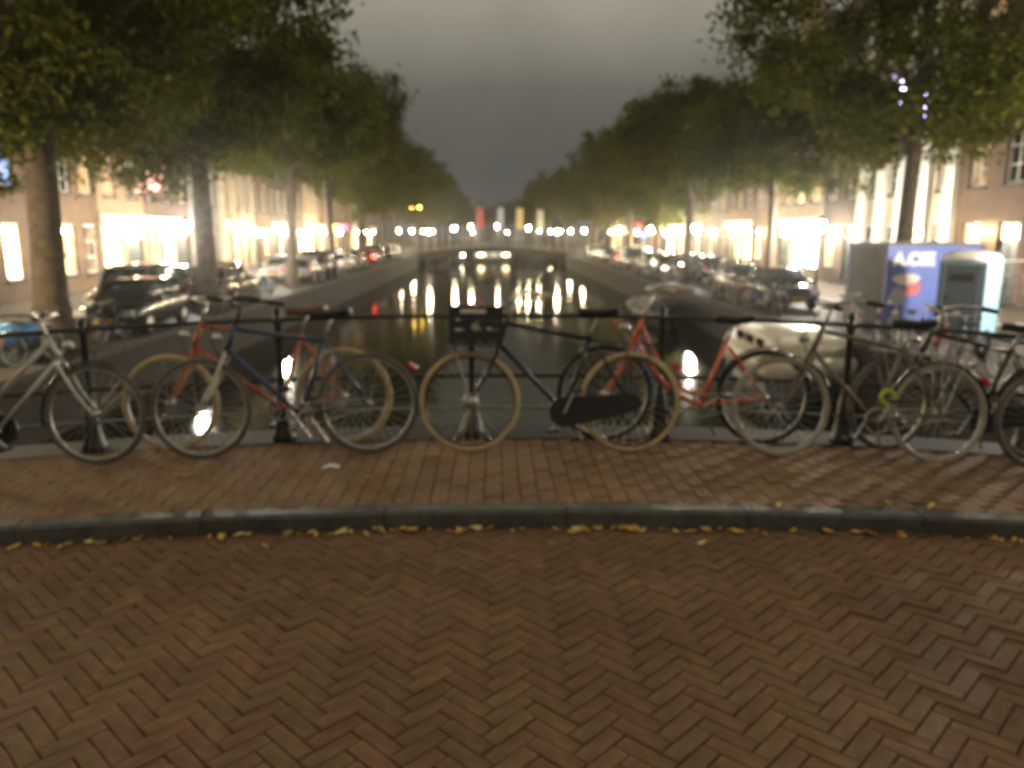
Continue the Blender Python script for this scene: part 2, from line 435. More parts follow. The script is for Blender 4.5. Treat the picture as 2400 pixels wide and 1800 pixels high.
def lay(items, parent, m, dz, L, W, name='brick'):
    """items: (x, y, angle). the 300 that show largest become parts, the rest one part of kind stuff"""
    bv, bf = brick_verts(L, W, 0.05)
    vis = []
    for it in items:
        u, v = proj(it[0], it[1], hump(it[0]) + dz)
        inside = -20 < u < 2420 and 0 < v < 1850
        d = (Vector((it[0], it[1], 0)) - Vector((0, 0, 1.6))).length
        vis.append((0 if inside else 1, d, it))
    vis.sort(key=lambda t: (t[0], t[1]))
    me = bpy.data.meshes.new(name); me.from_pydata(bv, [], bf); me.materials.append(m)
    rest_v, rest_f = [], []
    for i, (_, _, (x, y, a)) in enumerate(vis):
        tilt = (random.gauss(0, 0.010), random.gauss(0, 0.010)); jz = random.gauss(0, 0.0018); ja = random.gauss(0, 0.008)
        slope = 0.0214 * x
        if i < 300:
            link(name, me, parent, (x, y, hump(x) + dz + jz), (tilt[0], slope + tilt[1], a + ja))
        else:
            M = Matrix.Translation((x, y, hump(x) + dz + jz)) @ Euler((tilt[0], slope + tilt[1], a + ja)).to_matrix().to_4x4()
            o = len(rest_v)
            rest_v += [tuple(M @ Vector(p)) for p in bv]; rest_f += [tuple(q + o for q in f) for f in bf]
    me2 = bpy.data.meshes.new(name + '_field'); me2.from_pydata(rest_v, [], rest_f); me2.materials.append(m)
    o = link('brick_field', me2, parent); o['kind'] = 'stuff'

items = []
wU = 0.067
ca, sa = math.cos(R(45)), math.sin(R(45))
for a in range(-150, 150):
    for b in range(-150, 150):
        r6 = (a - b) % 6
        if r6 == 0: cx_, cy_, an = a + 1.5, b + 0.5, 0
        elif r6 == 5: cx_, cy_, an = a + 0.5, b + 1.5, 90
        else: continue
        X, Y = cx_ * wU, cy_ * wU
        x, y = X * ca - Y * sa, X * sa + Y * ca
        if abs(x) < 6.6 and -0.6 < y < KY + 0.09: items.append((x, y, R(45 + an)))
lay(items, road, brick_road, 0.0, 3 * wU - 0.0045, wU - 0.0045)
items = []
for i in range(-62, 63):
    for j in range(0, 8):
        x = i * 0.104; y = KY + 0.15 + j * 0.205 + (0.1025 if i % 2 else 0)
        if y < 5.56: items.append((x, y, R(90)))
lay(items, walk, brick_walk, 0.1, 0.2, 0.0985)

# kerb of the bridge: granite stones, one by one
kb = MB()
kerb = strip('kerb_bridge', KY + 0.02, KY + 0.12, 0.04, joint, thick=0.16); struct(kerb)
ks = MB()
kv = []
for sgn in (0,):
    ring = []
    for x in (-0.497, 0.497):
        ring.append([(x, 0, -0.17), (x, 0.13, -0.17), (x, 0.13, -0.006), (x, 0.12, 0), (x, 0.018, 0), (x, 0.0, -0.018)])
    ks.loft(ring)
ksm = ks.mesh('kerb_stone', kerb_m)
x = -BX + 0.5
while x < BX - 0.4:
    link('kerb_stone', ksm, kerb, (x, KY + random.gauss(0, 0.004), hump(x) + 0.106 + random.gauss(0, 0.002)), (0, 0.0214 * x if abs(x) < 7.5 else 0.16 * (1 if x > 0 else -1), random.gauss(0, 0.003))); x += 1.0

# ------------------------------------------------------------------ railing of the near bridge
rail = thing('bridge_railing', 'black iron bridge railing with flared posts behind the parked bicycles', 'railing', (0, 5.62, 0))
post_me = MB().lathe((0, 0, 0), [(0.088, 0.0), (0.088, 0.03), (0.072, 0.07), (0.058, 0.17), (0.046, 0.30), (0.036, 0.34), (0.030, 0.37), (0.026, 0.44), (0.025, 0.86), (0.034, 0.87), (0.034, 0.91), (0.02, 0.925), (0.034, 0.95), (0.02, 0.985), (0.004, 0.99)], 14).mesh('post', iron_m, True)
for k in range(-8, 9):
    px = -0.158 + 1.408 * k
    link('post', post_me, rail, (px, 0, hump(px) + 0.105))
for z, r, m in ((0.905, 0.016, iron_m), (0.46, 0.016, iron_m), (0.215, 0.011, lowrail_m)):
    pts = [(x, 0, hump(x) + 0.1 + z) for x in [BX * i / 40 for i in range(-40, 41)]]
    MB().tube(pts, r, 8).build('rail', m, rail, True)

# ------------------------------------------------------------------ bicycles
WCACHE = {}
def wheel_parts(tyre, rim, R_=0.35, nsp=28):
    key = (tyre.name, rim.name, R_)
    if key not in WCACHE:
        rm = MB().torus((0, 0, 0), R_ - 0.040, 0.008, 44, 6, ry=0.013).mesh('wheel', rim, True)
        ty = MB().torus((0, 0, 0), R_ - 0.020, 0.0195, 48, 8, ry=0.021).mesh('tyre', tyre, True)
        sp = MB()
        for k in range(nsp):
            t = 2 * math.pi * k / nsp; t2 = t + (0.42 if k % 4 < 2 else -0.42); yy = 0.024 if k % 2 else -0.024
            sp.tube([(0.02 * math.cos(t2), yy, 0.02 * math.sin(t2)), ((R_ - 0.045) * math.cos(t), 0, (R_ - 0.045) * math.sin(t))], 0.0014, 3, False)
        hb = MB().lathe((0, 0, 0), [(0.008, -0.06), (0.008, -0.045), (0.026, -0.035), (0.026, -0.028), (0.016, -0.02), (0.016, 0.02), (0.026, 0.028), (0.026, 0.035), (0.008, 0.045), (0.008, 0.06)], 12, 'y').mesh('hub', alloy_m, True)
        WCACHE[key] = (rm, ty, sp.mesh('spokes', alloy_m), hb)
    return WCACHE[key]
def add_wheel(root, p, tyre, rim, steer=0.0, R_=0.35, drum=False):
    rm, ty, sp, hb = wheel_parts(tyre, rim, R_)
    w = link('wheel', rm, root, p, (0, random.uniform(0, 0.2), steer))
    link('tyre', ty, w); link('spokes', sp, w)
    if drum:
        MB().lathe((0, 0, 0), [(0.008, -0.062), (0.05, -0.05), (0.055, -0.02), (0.03, -0.015), (0.03, 0.03), (0.045, 0.035), (0.008, 0.06)], 16, 'y').build('hub', alloy_m, w, True)
    else: link('hub', hb, w)
    return w
def arc(c, r, a0, a1, n=14): return [(c[0] + r * math.cos(a0 + (a1 - a0) * i / n), 0, c[2] + r * math.sin(a0 + (a1 - a0) * i / n)) for i in range(n + 1)]
def mudguard(root, c, r, a0, a1, m, w=0.026, label=None):
    rr = []
    for x, _, z in arc(c, r, a0, a1, 16):
        dx, dz = x - c[0], z - c[2]; d = math.hypot(dx, dz); dx /= d; dz /= d
        rr.append([(x - dx * 0.008, -w, z - dz * 0.008), (x, -w * 0.6, z), (x + dx * 0.003, 0, z + dz * 0.003), (x, w * 0.6, z), (x - dx * 0.008, w, z - dz * 0.008), (x - dx * 0.004, 0, z - dz * 0.004)])
    return MB().loft(rr).build('mudguard', m, root, True)

def bicycle(label, x_front, x_rear, y, frame=black_m, fork=None, tyre=rubber_m, tyre_r=None, rim=alloy_m, style='diamond', bars=chrome_m, grips=plastic_m, face=-1,
            lean=7, saddle=plastic_m, guards=black_m, rear_rack=True, chain_case=True, steer=0.0, drum=False, front_rack=False, crate=False, lock=None, z0=None,
            lamp=True, reflector=True, group=None, bar_up=0.0, saddle_up=0.0, rotz=None, name='bicycle', guard_f=None):
    W = abs(x_rear - x_front); xc = (x_front + x_rear) / 2
    fork = fork or frame; tyre_r = tyre_r or tyre; guard_f = guard_f or guards
    zz = 0.105 + hump(xc) if z0 is None else z0
    sl = 0.0214 * xc if z0 is None else 0.0
    if face < 0: rot = (R(-lean), sl, 0)
    else: rot = (R(lean), -sl, math.pi)
    if rotz is not None: rot = (R(-lean), 0, rotz)
    b = thing(name, label, 'bicycle', (xc, y, zz), rot, group)
    Fx, Rx, H = -W / 2, W / 2, 0.35
    F = Vector((Fx, 0, H)); RR = Vector((Rx, 0, H))
    d = Vector((0.36, 0, 0.933))
    HB = Vector((Fx + 0.045, 0, H)) + d * 0.41
    HT = HB + d * (0.20 if style == 'diamond' else 0.17)
    SM = HT + d * (0.13 + bar_up)
    BB = Vector((Rx - 0.46, 0, 0.285))
    sd = Vector((0.33, 0, 0.944))
    STp = BB + sd * (0.56 if style == 'diamond' else 0.50)
    SAD = STp + sd * (0.17 + saddle_up)
    add_wheel(b, F, tyre, rim, steer, drum=drum); add_wheel(b, RR, tyre_r, rim)
    f = MB()
    f.tube([HB, HT], 0.019, 10)
    f.tube([BB, STp], 0.016, 10)
    if style == 'diamond':
        f.tube([HT - d * 0.03, STp - sd * 0.03], 0.0145, 8); f.tube([HB + d * 0.02, BB], 0.0165, 8)
    elif style == 'step':
        mid = (HB + BB) / 2 + Vector((-0.03, 0, -0.085))
        q = [HB + d * 0.04 + (BB - HB - d * 0.04) * t + (mid - (HB + BB) / 2) * (4 * t * (1 - t)) for t in [i / 8 for i in range(9)]]
        f.tube(q, 0.018, 8)
        q2 = [p + Vector((0.035, 0, 0.10)) * (1 - 0.55 * i / 8) for i, p in enumerate(q)]
        q2[-1] = BB + sd * 0.14
        f.tube(q2, 0.013, 8)
    elif style == 'mixte':
        for yy in (-0.022, 0.022):
            a_ = HT - d * 0.02; f.tube([a_ + Vector((0, yy * 0.6, 0)), BB + sd * 0.16 + Vector((0, yy, 0))], 0.0125, 8)
        f.tube([HB + d * 0.02, BB], 0.0155, 8)
    for yy in (-0.05, 0.05):
        f.tube([BB + Vector((0.02, yy * 0.5, 0)), RR + Vector((0, yy, 0))], 0.0095, 6)
        f.tube([STp + Vector((0, yy * 0.4, -0.02)), RR + Vector((0, yy, 0))], 0.008, 6)
    f.lathe(BB, [(0.022, -0.038), (0.022, 0.038)], 12, 'y')
    f.build('frame', frame, b, True)
    fk = MB()
    for yy in (-0.045, 0.045):
        fk.tube([HB + Vector((0, yy * 0.3, 0.0)), HB + Vector((0, yy, -0.025)), HB - d * 0.22 + Vector((-0.004, yy, 0)), F + Vector((0.035, yy, 0.06)), F + Vector((0, yy, 0))], [0.014, 0.014, 0.0125, 0.010, 0.009], 8)
    fk.build('fork', fork, b, True)
    hb = MB().tube([HT, SM], 0.0125, 8)
    ends = []
    for s_ in (-1, 1):
        pts = [SM, SM + Vector((-0.035, s_ * 0.09, 0.025)), SM + Vector((-0.01, s_ * 0.20, 0.045)), SM + Vector((0.07, s_ * 0.265, 0.045)), SM + Vector((0.20, s_ * 0.285, 0.025))]
        hb.tube(pts, 0.011, 8); ends.append(pts)
    bar = hb.build('handlebar', bars, b, True)
    for pts in ends:
        MB().tube([pts[-2] + (pts[-1] - pts[-2]) * 0.25, pts[-1] + (pts[-1] - pts[-2]) * 0.12], 0.017, 8).build('grip', grips, bar, True)
    sm = MB()
    rr = []
    for t, w_, zt in ((-0.15, 0.018, 0.005), (-0.10, 0.026, 0.008), (-0.02, 0.04, 0.0), (0.05, 0.085, 0.006), (0.10, 0.105, 0.018), (0.125, 0.085, 0.02)):
        rr.append([(SAD.x + t, w_ * math.cos(a_), SAD.z + zt + (0.018 if math.sin(a_) > 0 else 0.045) * math.sin(a_)) for a_ in [2 * math.pi * k / 10 for k in range(10)]])
    sm.loft(rr)
    sdl = sm.build('saddle', saddle, b, True)
    MB().tube([STp, SAD - Vector((0, 0, 0.02))], 0.0125, 8).build('seat_post', alloy_m, sdl, True)
    if guards:
        mudguard(b, F, H + 0.018, R(-8), R(122), guard_f) if face else None
        mudguard(b, RR, H + 0.018, R(-5), R(160), guards)
    if rear_rack:
        rk = MB(); zt = 2 * H + 0.055
        for yy in (-0.055, 0.0, 0.055): rk.tube([(Rx - 0.20, yy, zt), (Rx + 0.17, yy, zt)], 0.006, 6)
        for xx in (Rx - 0.20, Rx, Rx + 0.17): rk.tube([(xx, -0.06, zt), (xx, 0.06, zt)], 0.006, 6)
        for yy in (-0.062, 0.062):
            rk.tube([(Rx - 0.04, yy, zt), (Rx, yy, H)], 0.0055, 6); rk.tube([(Rx + 0.15, yy, zt), (Rx, yy, H)], 0.0055, 6)
        rk.tube([STp - sd * 0.02, (Rx - 0.20, 0, zt)], 0.007, 6)
        rk.build('luggage_rack', frame if frame is black_m else alloy_m, b)
    if chain_case:
        poly = []
        for k in range(13):
            t = R(90 + 180 * k / 12); poly.append((BB.x + 0.105 * math.cos(t), BB.z + 0.105 * math.sin(t)))
        for k in range(13):
            t = R(-90 + 180 * k / 12); poly.append((Rx + 0.065 * math.cos(t), H + 0.065 * math.sin(t)))
        MB().prism(poly, -0.075, -0.048).build('chain_case', plastic_m, b)
    else:
        ch = MB().torus((BB.x, -0.055, BB.z), 0.085, 0.006, 24, 4)
        ch.tube([(BB.x, -0.055, BB.z + 0.085), (Rx, -0.055, H + 0.035)], 0.004, 4); ch.tube([(BB.x, -0.055, BB.z - 0.085), (Rx, -0.055, H - 0.035)], 0.004, 4)
        ch.build('chain', alloy_m, b)
    ca_ = random.uniform(0.2, 1.2)
    cr = MB()
    for s_, yy in ((1, -0.09), (-1, 0.09)):
        cr.tube([(BB.x, yy, BB.z), (BB.x + s_ * 0.165 * math.cos(ca_), yy * 1.08, BB.z + s_ * 0.165 * math.sin(ca_))], 0.009, 6)
    cr.tube([(BB.x, -0.09, BB.z), (BB.x, 0.09, BB.z)], 0.010, 6)
    crk = cr.build('crank', alloy_m, b)
    for s_, yy in ((1, -0.145), (-1, 0.145)):
        MB().box((BB.x + s_ * 0.165 * math.cos(ca_), yy, BB.z + s_ * 0.165 * math.sin(ca_)), (0.085, 0.09, 0.022)).build('pedal', plastic_m, crk)
    MB().tube([SM + Vector((-0.02, -0.16, 0.04)), SM + Vector((-0.13, -0.10, -0.02)), HB + Vector((-0.09, -0.04, 0.10)), HB + Vector((-0.03, -0.035, -0.05))], 0.0035, 5).build('brake_cable', plastic_m, b, True)
    if lamp:
        L = HB + Vector((-0.075, 0, 0.10))
        lp = MB().lathe((0, 0, 0), [(0.012, 0.05), (0.028, 0.03), (0.033, 0.0), (0.028, -0.012)], 12).build('headlamp', chrome_m, b, True)
        lp.location = L; lp.rotation_euler = (0, R(90), 0)
        MB().lathe((0, 0, -0.014), [(0.028, 0.0), (0.020, -0.008), (0.004, -0.012)], 12).build('lens', lens_m, lp, True)
    if reflector:
        MB().box((Rx + (H + 0.05) * math.cos(R(38)), 0, H + (H + 0.05) * math.sin(R(38))), (0.03, 0.05, 0.075), Matrix.Rotation(R(-50), 3, 'Y')).build('rear_reflector', redglass_m, b)
    MB().tube([(BB.x + 0.05, 0.03, BB.z - 0.02), (BB.x + 0.16, 0.16, 0.03)], 0.008, 6).build('kickstand', alloy_m, b)
    if front_rack or crate:
        fr = MB(); zt = 2 * H + 0.035
        for yy in (-0.12, 0.0, 0.12): fr.tube([(Fx - 0.13, yy, zt), (Fx + 0.21, yy, zt)], 0.006, 6)
        for xx in (Fx - 0.13, Fx + 0.04, Fx + 0.21): fr.tube([(xx, -0.125, zt), (xx, 0.125, zt)], 0.006, 6)
        for yy in (-0.065, 0.065): fr.tube([(Fx - 0.115, yy, zt), (Fx - 0.035, yy, zt - 0.25), (Fx - 0.005, yy, H)], 0.0075, 6)
        fr.build('front_rack', alloy_m, b)
    if crate:
        c0 = Vector((Fx + 0.045, 0, 2 * H + 0.046))
        cx_, cy_, cz_ = 0.36, 0.30, 0.245
        cm = MB().box(c0 + Vector((0, 0, 0.006)), (cx_, cy_, 0.012))
        for s_ in (-1, 1):
            for zc, hh in ((0.055, 0.075), (0.135, 0.05), (0.21, 0.075)):
                cm.box(c0 + Vector((0, s_ * (cy_ / 2 - 0.006), zc)), (cx_, 0.010, hh)); cm.box(c0 + Vector((s_ * (cx_ / 2 - 0.006), 0, zc)), (0.010, cy_ - 0.026, hh))
            for s2 in (-1, 1): cm.box(c0 + Vector((s_ * (cx_ / 2 - 0.014), s2 * (cy_ / 2 - 0.014), 0.123)), (0.03, 0.03, 0.244))
            for xx in (-0.06, 0.06): cm.box(c0 + Vector((xx, s_ * (cy_ / 2 - 0.008), 0.12)), (0.03, 0.009, 0.235))
        cm.box(c0 + Vector((0, -cy_ / 2 - 0.004, 0.247)), (cx_ + 0.016, 0.02, 0.014)); cm.box(c0 + Vector((0, cy_ / 2 + 0.004, 0.247)), (cx_ + 0.016, 0.02, 0.014))
        cr_ = cm.build('crate', plastic_m, b)
        MB().box(c0 + Vector((-0.02, -cy_ / 2 - 0.003, 0.222)), (0.172, 0.006, 0.03)).build('print_strip', strip_m, cr_)
        MB().lathe(c0 + Vector((-0.005, -cy_ / 2 - 0.003, 0.115)), [(0.028, -0.003), (0.028, 0.003)], 16, 'y').build('badge', badge_m, cr_)
    if lock:
        MB().torus((STp.x - 0.10, -0.02, BB.z + 0.16), 0.05, 0.016, 20, 8).build('lock', lock, b, True)
    return b

bicycle('silver twin-tube bicycle facing the others, cut off at the left frame edge', -2.70, -3.84, 5.17, frame=silverpaint_m, tyre=dimtyre_m, style='mixte', face=1, guards=black_m, rim=alloy_m, lean=6)
bicycle('rusty orange bicycle with tan tyres behind the dark blue one', -2.30, -1.06, 5.42, frame=rust_m, tyre=tan_m, guards=None, rear_rack=False, rim=alloy_m, lean=5, saddle=leather_m, bars=chrome_m, chain_case=False)
bicycle('dark blue bicycle with silver fork and grey tyres', -1.995, -0.85, 5.15, frame=blue_m, fork=silverpaint_m, tyre=dimtyre_m, guards=None, rear_rack=False, chain_case=False, lean=8, bars=black_m, saddle=plastic_m, rim=alloy_m)
bicycle('black bicycle with tan tyres and a black crate on its front rack', -0.165, 0.945, 5.15, frame=black_m, tyre=tan_m, rim=black_m, grips=cream_m, bars=cream_m, crate=True, drum=True, guards=None, lean=8, rear_rack=True, saddle=plastic_m)
bicycle('orange step-through bicycle with light blue mudguards and silver handlebar', 0.80, 1.97, 5.44, frame=orange_m, tyre=rubber_m, style='step', guards=black_m, guard_f=sky_blue_m, lean=5, bars=chrome_m, grips=cream_m, rear_rack=False, chain_case=False, bar_up=0.08, front_rack=False)
bicycle('brown-grey bicycle with pale tyres and a lime lock', 1.98, 3.10, 5.13, frame=olive_m, tyre=greytyre_m, guards=black_m, guard_f=black_m, lean=8, bars=alloy_m, lock=yellowlock_m, chain_case=False, rim=alloy_m)
bicycle('black bicycle with dull tyres leaning behind the brown-grey one', 2.88, 4.02, 5.42, frame=black_m, tyre=dimtyre_m, guards=black_m, lean=5, bars=chrome_m, front_rack=True, steer=0.2)
bicycle('grey bicycle cut off by the frame beside the brown-grey one', 3.83, 4.97, 5.12, frame=iron_m, tyre=dimtyre_m, guards=black_m, lean=7, bars=alloy_m)

# ------------------------------------------------------------------ lanterns
LAMPS = {}
def lantern(label, loc, m=lantern_m, h=2.95, group='street lanterns along the quays', small=False):
    key = (m.name, h)
    if key not in LAMPS:
        post = MB().lathe((0, 0, 0), [(0.14, 0), (0.14, 0.25), (0.10, 0.32), (0.09, 0.75), (0.06, 0.82), (0.048, 0.9), (0.04, h - 0.32), (0.06, h - 0.30), (0.03, h - 0.27)], 12).mesh('post', iron_m, True)
        g = MB().add([(sx * w_, sy * w_, z) for w_, z in ((0.10, h - 0.24), (0.175, h + 0.20)) for sx, sy in ((-1, -1), (1, -1), (1, 1), (-1, 1))],
                     [(0, 1, 5, 4), (1, 2, 6, 5), (2, 3, 7, 6), (3, 0, 4, 7)]).mesh('lamp_glass', m)
        fr = MB()
        for sx, sy in ((-1, -1), (1, -1), (1, 1), (-1, 1)): fr.tube([(sx * 0.106, sy * 0.106, h - 0.25), (sx * 0.183, sy * 0.183, h + 0.21)], 0.011, 5)
        fr.box((0, 0, h - 0.255), (0.25, 0.25, 0.025))
        frm = fr.mesh('lamp_frame', iron_m)
        cap = MB().lathe((0, 0, 0), [(0.27, h + 0.205), (0.26, h + 0.23), (0.12, h + 0.36), (0.05, h + 0.40), (0.03, h + 0.48), (0.005, h + 0.52)], 12).mesh('lamp_cap', iron_m, True)
        LAMPS[key] = (post, g, frm, cap)
    post, g, frm, cap = LAMPS[key]
    o = thing('street_lantern', label, 'street lamp', loc, (0, 0, R(random.uniform(0, 90))), group)
    link('post', post, o); link('lamp_frame', frm, o); link('lamp_cap', cap, o); link('lamp_glass', g, o)
    return o
SW = ST + 0.12
for i, y in enumerate((14.6, 36.5, 52.0, 68.0, 84.0)):  # first one is unseen, placed beyond the frame to light the elm trunk
    lantern(f'{ORD[i]} lit lantern along the quay left of the canal', (-13.85 if i == 0 else -14.1, y, SW), lantern_m if i in (1, 2) else lantern_w)
for i, y in enumerate((15.6, 33.5, 54.0, 70.0, 87.0)):  # first one is unseen, placed beyond the frame to light toilet and cruiser
    lantern(f'{ORD[i]} lit lantern along the quay right of the canal', (15.4 if i == 0 else 14.1, y, SW), lantern_m if i in (0, 1, 2) else lantern_w)
for i, (x, y) in enumerate(((-17.6, 43.5), (17.4, 43.0), (-17.6, 59.5), (17.4, 61.5), (-17.6, 76.0), (17.4, 78.5), (-17.6, 91.0), (17.4, 94.0))):
    lantern(f'small lit lantern close to the {("left", "right")[i % 2]} row of houses, {ORD[i // 2]} of them', (x, y, SW), lantern_far, 2.7, 'lanterns before the houses')
for i, (x, y) in enumerate(((-4.6, -5.2), (5.0, -5.2))):  # unseen pair added behind the camera to light the near ground and bicycles
    lantern(f'added unseen lantern on the near bridge behind the viewer, {("left", "right")[i]} one', (x, y, hump(x)), lantern_added, 3.9, 'added lanterns on the near bridge')
for i, (x, y) in enumerate(((-8.2, 101), (-5.2, 106.8), (-2.9, 105), (0.7, 106.8), (3.6, 105), (4.9, 106.9), (6.4, 106.9), (8.4, 101))):
    lantern(f'{ORD[i]} lit lantern from the left on the far bridge', (x, y, -0.15 - 0.0107 * x * x), lantern_far, 2.6, 'lanterns on the far bridge')
for i, (x, y) in enumerate(((-14.1, 118), (14.1, 120), (-14.1, 138), (14.1, 141), (-14.1, 160), (14.1, 163), (-14.1, 185), (14.1, 190), (-6.5, 262.5), (5, 262.5))):
    lantern(f'tiny lit lantern beyond the far bridge, {ORD[i // 2]} on the {("left", "right")[i % 2]} side', (x, y, SW if abs(x) > 10 else ST - 0.07), lantern_far, 2.95, 'lanterns beyond the far bridge')

# ------------------------------------------------------------------ trees
def tree_meshes(seed, h, rad, base, tr, nclump, per, leaf, lean=(0, 0)):
    r_ = np.random.default_rng(seed); rd = random.Random(seed)
    fork = 5.2
    mb = MB()
    tp = [(0, 0, -0.15), (0.02, 0, 0.3), (lean[0] * 0.25, lean[1] * 0.25, 1.3), (lean[0] * 0.6, lean[1] * 0.6, fork * 0.6), (lean[0], lean[1], fork), (lean[0] * 1.2, lean[1] * 1.2, fork + (h - fork) * 0.4), (lean[0] * 1.3, lean[1] * 1.3, h * 0.86)]
    mb.tube(tp, [tr * 1.75, tr * 1.3, tr, tr * 0.9, tr * 0.82, tr * 0.42, 0.04], 12)
    cz = (h + base) / 2 + 0.2; rz = (h - base) / 2 + 0.2
    lobes = [(rd.uniform(0, 6.28), rd.uniform(-0.7, 0.9), rd.uniform(0.10, 0.42)) for _ in range(13)]
    def rmax(az, el):
        q = 0.74
        for a, e_, s in lobes:
            dd = math.cos(az - a) * math.cos(el) * math.cos(e_) + math.sin(el) * math.sin(e_)
            q += s * max(0, (dd - 0.72) / 0.28)
        return min(q, 1.2)
    for k in range(9):
        az = 6.28 * k / 9 + rd.uniform(-0.3, 0.3); z0 = fork * rd.uniform(0.85, 1.0) + (h - fork) * 0.35 * rd.random()
        rr = rad * rd.uniform(0.6, 0.85); zt = cz + rz * rd.uniform(-0.55, 0.65)
        zt = max(zt, z0 + 0.6)
        p0 = Vector((lean[0], lean[1], z0)); p2 = Vector((rr * math.cos(az), rr * math.sin(az), zt)); p1 = p0.lerp(p2, 0.5) + Vector((rd.uniform(-.4, .4), rd.uniform(-.4, .4), -0.3))
        pts = [p0, p0.lerp(p1, 0.5) + Vector((0, 0, 0.15)), p1, p1.lerp(p2, 0.5) + Vector((rd.uniform(-.3, .3), rd.uniform(-.3, .3), 0.2)), p2]
        mb.tube(pts, [tr * 0.42, tr * 0.33, tr * 0.24, tr * 0.14, 0.02], 7)
        for j in range(3):
            q0 = pts[rd.choice((2, 3))]; q1 = q0 + Vector((rd.uniform(-1.4, 1.4), rd.uniform(-1.4, 1.4), rd.uniform(-0.5, 1.4)))
            mb.tube([q0, q0.lerp(q1, 0.5) + Vector((0, 0, 0.12)), q1], [tr * 0.13, tr * 0.08, 0.012], 5)
    trunk = mb.mesh('trunk', bark_m, True)
    cen = []; rads = []
    for k in range(nclump):
        az = r_.uniform(0, 6.283); el = math.asin(r_.uniform(-0.95, 1.0))
        f = r_.uniform(0.30, 1.0) ** 0.45 * rmax(az, el)
        flat = 1.0 if el > 0 else 0.92
        cen.append((rad * f * math.cos(el) * math.cos(az) + lean[0], rad * f * math.cos(el) * math.sin(az) + lean[1], cz + rz * flat * f * math.sin(el)))
        rads.append(r_.uniform(0.35, 0.85))
    cen = np.array(cen); rads = np.array(rads)
    N = nclump * per
    C = np.repeat(cen, per, 0); RD = np.repeat(rads, per)[:, None]
    P = C + r_.normal(0, 1, (N, 3)) * RD * np.array([0.62, 0.62, 0.45])
    nrm = r_.normal(0, 1, (N, 3)) + np.array([0, 0, 0.9]); nrm /= np.linalg.norm(nrm, axis=1)[:, None]
    t = np.cross(nrm, r_.normal(0, 1, (N, 3))); t /= np.linalg.norm(t, axis=1)[:, None]
    b = np.cross(nrm, t)
    s = (leaf * r_.uniform(0.65, 1.35, N))[:, None]
    V = np.stack([P - t * s, P - b * s * 0.55 + nrm * s * 0.12, P + t * s, P + b * s * 0.55 + nrm * s * 0.12], 1).reshape(-1, 3)
    me = bpy.data.meshes.new('crown')
    me.vertices.add(4 * N); me.vertices.foreach_set('co', V.astype(np.float32).ravel())
    me.loops.add(4 * N); me.loops.foreach_set('vertex_index', np.arange(4 * N, dtype=np.int32))
    me.polygons.add(N); me.polygons.foreach_set('loop_start', np.arange(0, 4 * N, 4, dtype=np.int32)); me.polygons.foreach_set('loop_total', np.full(N, 4, dtype=np.int32))
    me.update(); me.validate()
    me.materials.append(FOL[0])
    return trunk, me
T_NEAR_L = tree_meshes(3, 14.0, 5.4, 2.7, 0.40, 390, 130, 0.10, (0.15, 0.25))
T_NEAR_R = tree_meshes(11, 13.6, 5.2, 2.9, 0.25, 330, 130, 0.10, (-0.1, 0.0))
T_MID = [tree_meshes(21, 13.8, 5.3, 3.6, 0.36, 300, 100, 0.135), tree_meshes(33, 12.6, 5.0, 4.8, 0.27, 300, 100, 0.135, (0.2, 0.1)), tree_meshes(45, 13.4, 5.2, 5.0, 0.3, 300, 100, 0.135, (-0.15, 0.2))]
def tree(label, x, y, meshes, rz=0.0, sc=1.0, fol=0, group='trees along the quays', z=ST):
    o = thing('elm_tree', label, 'tree', (x, y, z), (0, 0, rz), group)
    o.scale = (sc, sc, sc)
    link('trunk', meshes[0], o); c = link('crown', meshes[1], o)
    if fol: recolour(c, FOL[fol])
    return o
tree('big near elm with a thick flared trunk behind the silver bicycle', -10.95, 19.3, T_NEAR_L, 0.3)
tree('elm with a thick trunk, second along the left quay', -10.8, 29.7, T_MID[0], 1.0, 1.05)
for i, y in enumerate((42, 53, 65, 77, 89)):
    tree(f'elm on the left quay, {ORD[i + 2]} from the near bridge', -10.8, y, T_MID[(i + 1) % 3], 1.7 * i, 1.0 - 0.02 * i, i % 2)
tree('leafy near elm rising behind the blue container', 13.9, 26.2, T_NEAR_R, 2.0, 1.08)
tree('elm set back from the right quay beside the brightest lantern', 12.6, 35.2, T_MID[1], 4.1, 0.80)
for i, (y, sc) in enumerate(((45, 0.90), (57, 0.76), (69, 0.86), (81, 0.74), (92, 0.84))):
    tree(f'elm on the right quay edge, {ORD[i + 1]} from the near bridge', 11.3 if i == 0 else 12.0, y, T_MID[(i * 2 + 1) % 3], 2.3 * i + 0.5, sc, (i + 1) % 2)
for i, (x, y) in enumerate(((-10.6, 116), (10.6, 118), (-10.4, 132), (10.4, 134), (-10.2, 150), (10.2, 152), (-10, 170), (10, 173), (-9.9, 195), (9.9, 198), (-9.9, 225), (9.9, 228))):
    tree(f'distant elm beyond the far bridge, {ORD[i // 2]} on the {("left", "right")[i % 2]} side', x, y, T_MID[i % 3], 1.3 * i, 0.92, i % 2, 'trees beyond the far bridge')
for i, (x, y) in enumerate(((-7, 270), (-1, 276), (5, 269))):
    tree(f'tiny elm closing the canal at the vanishing point, {("left", "middle", "right")[i]} one', x, y, T_MID[i], 1.1 * i, 0.95, 1, 'trees closing the canal', ST - 0.07)

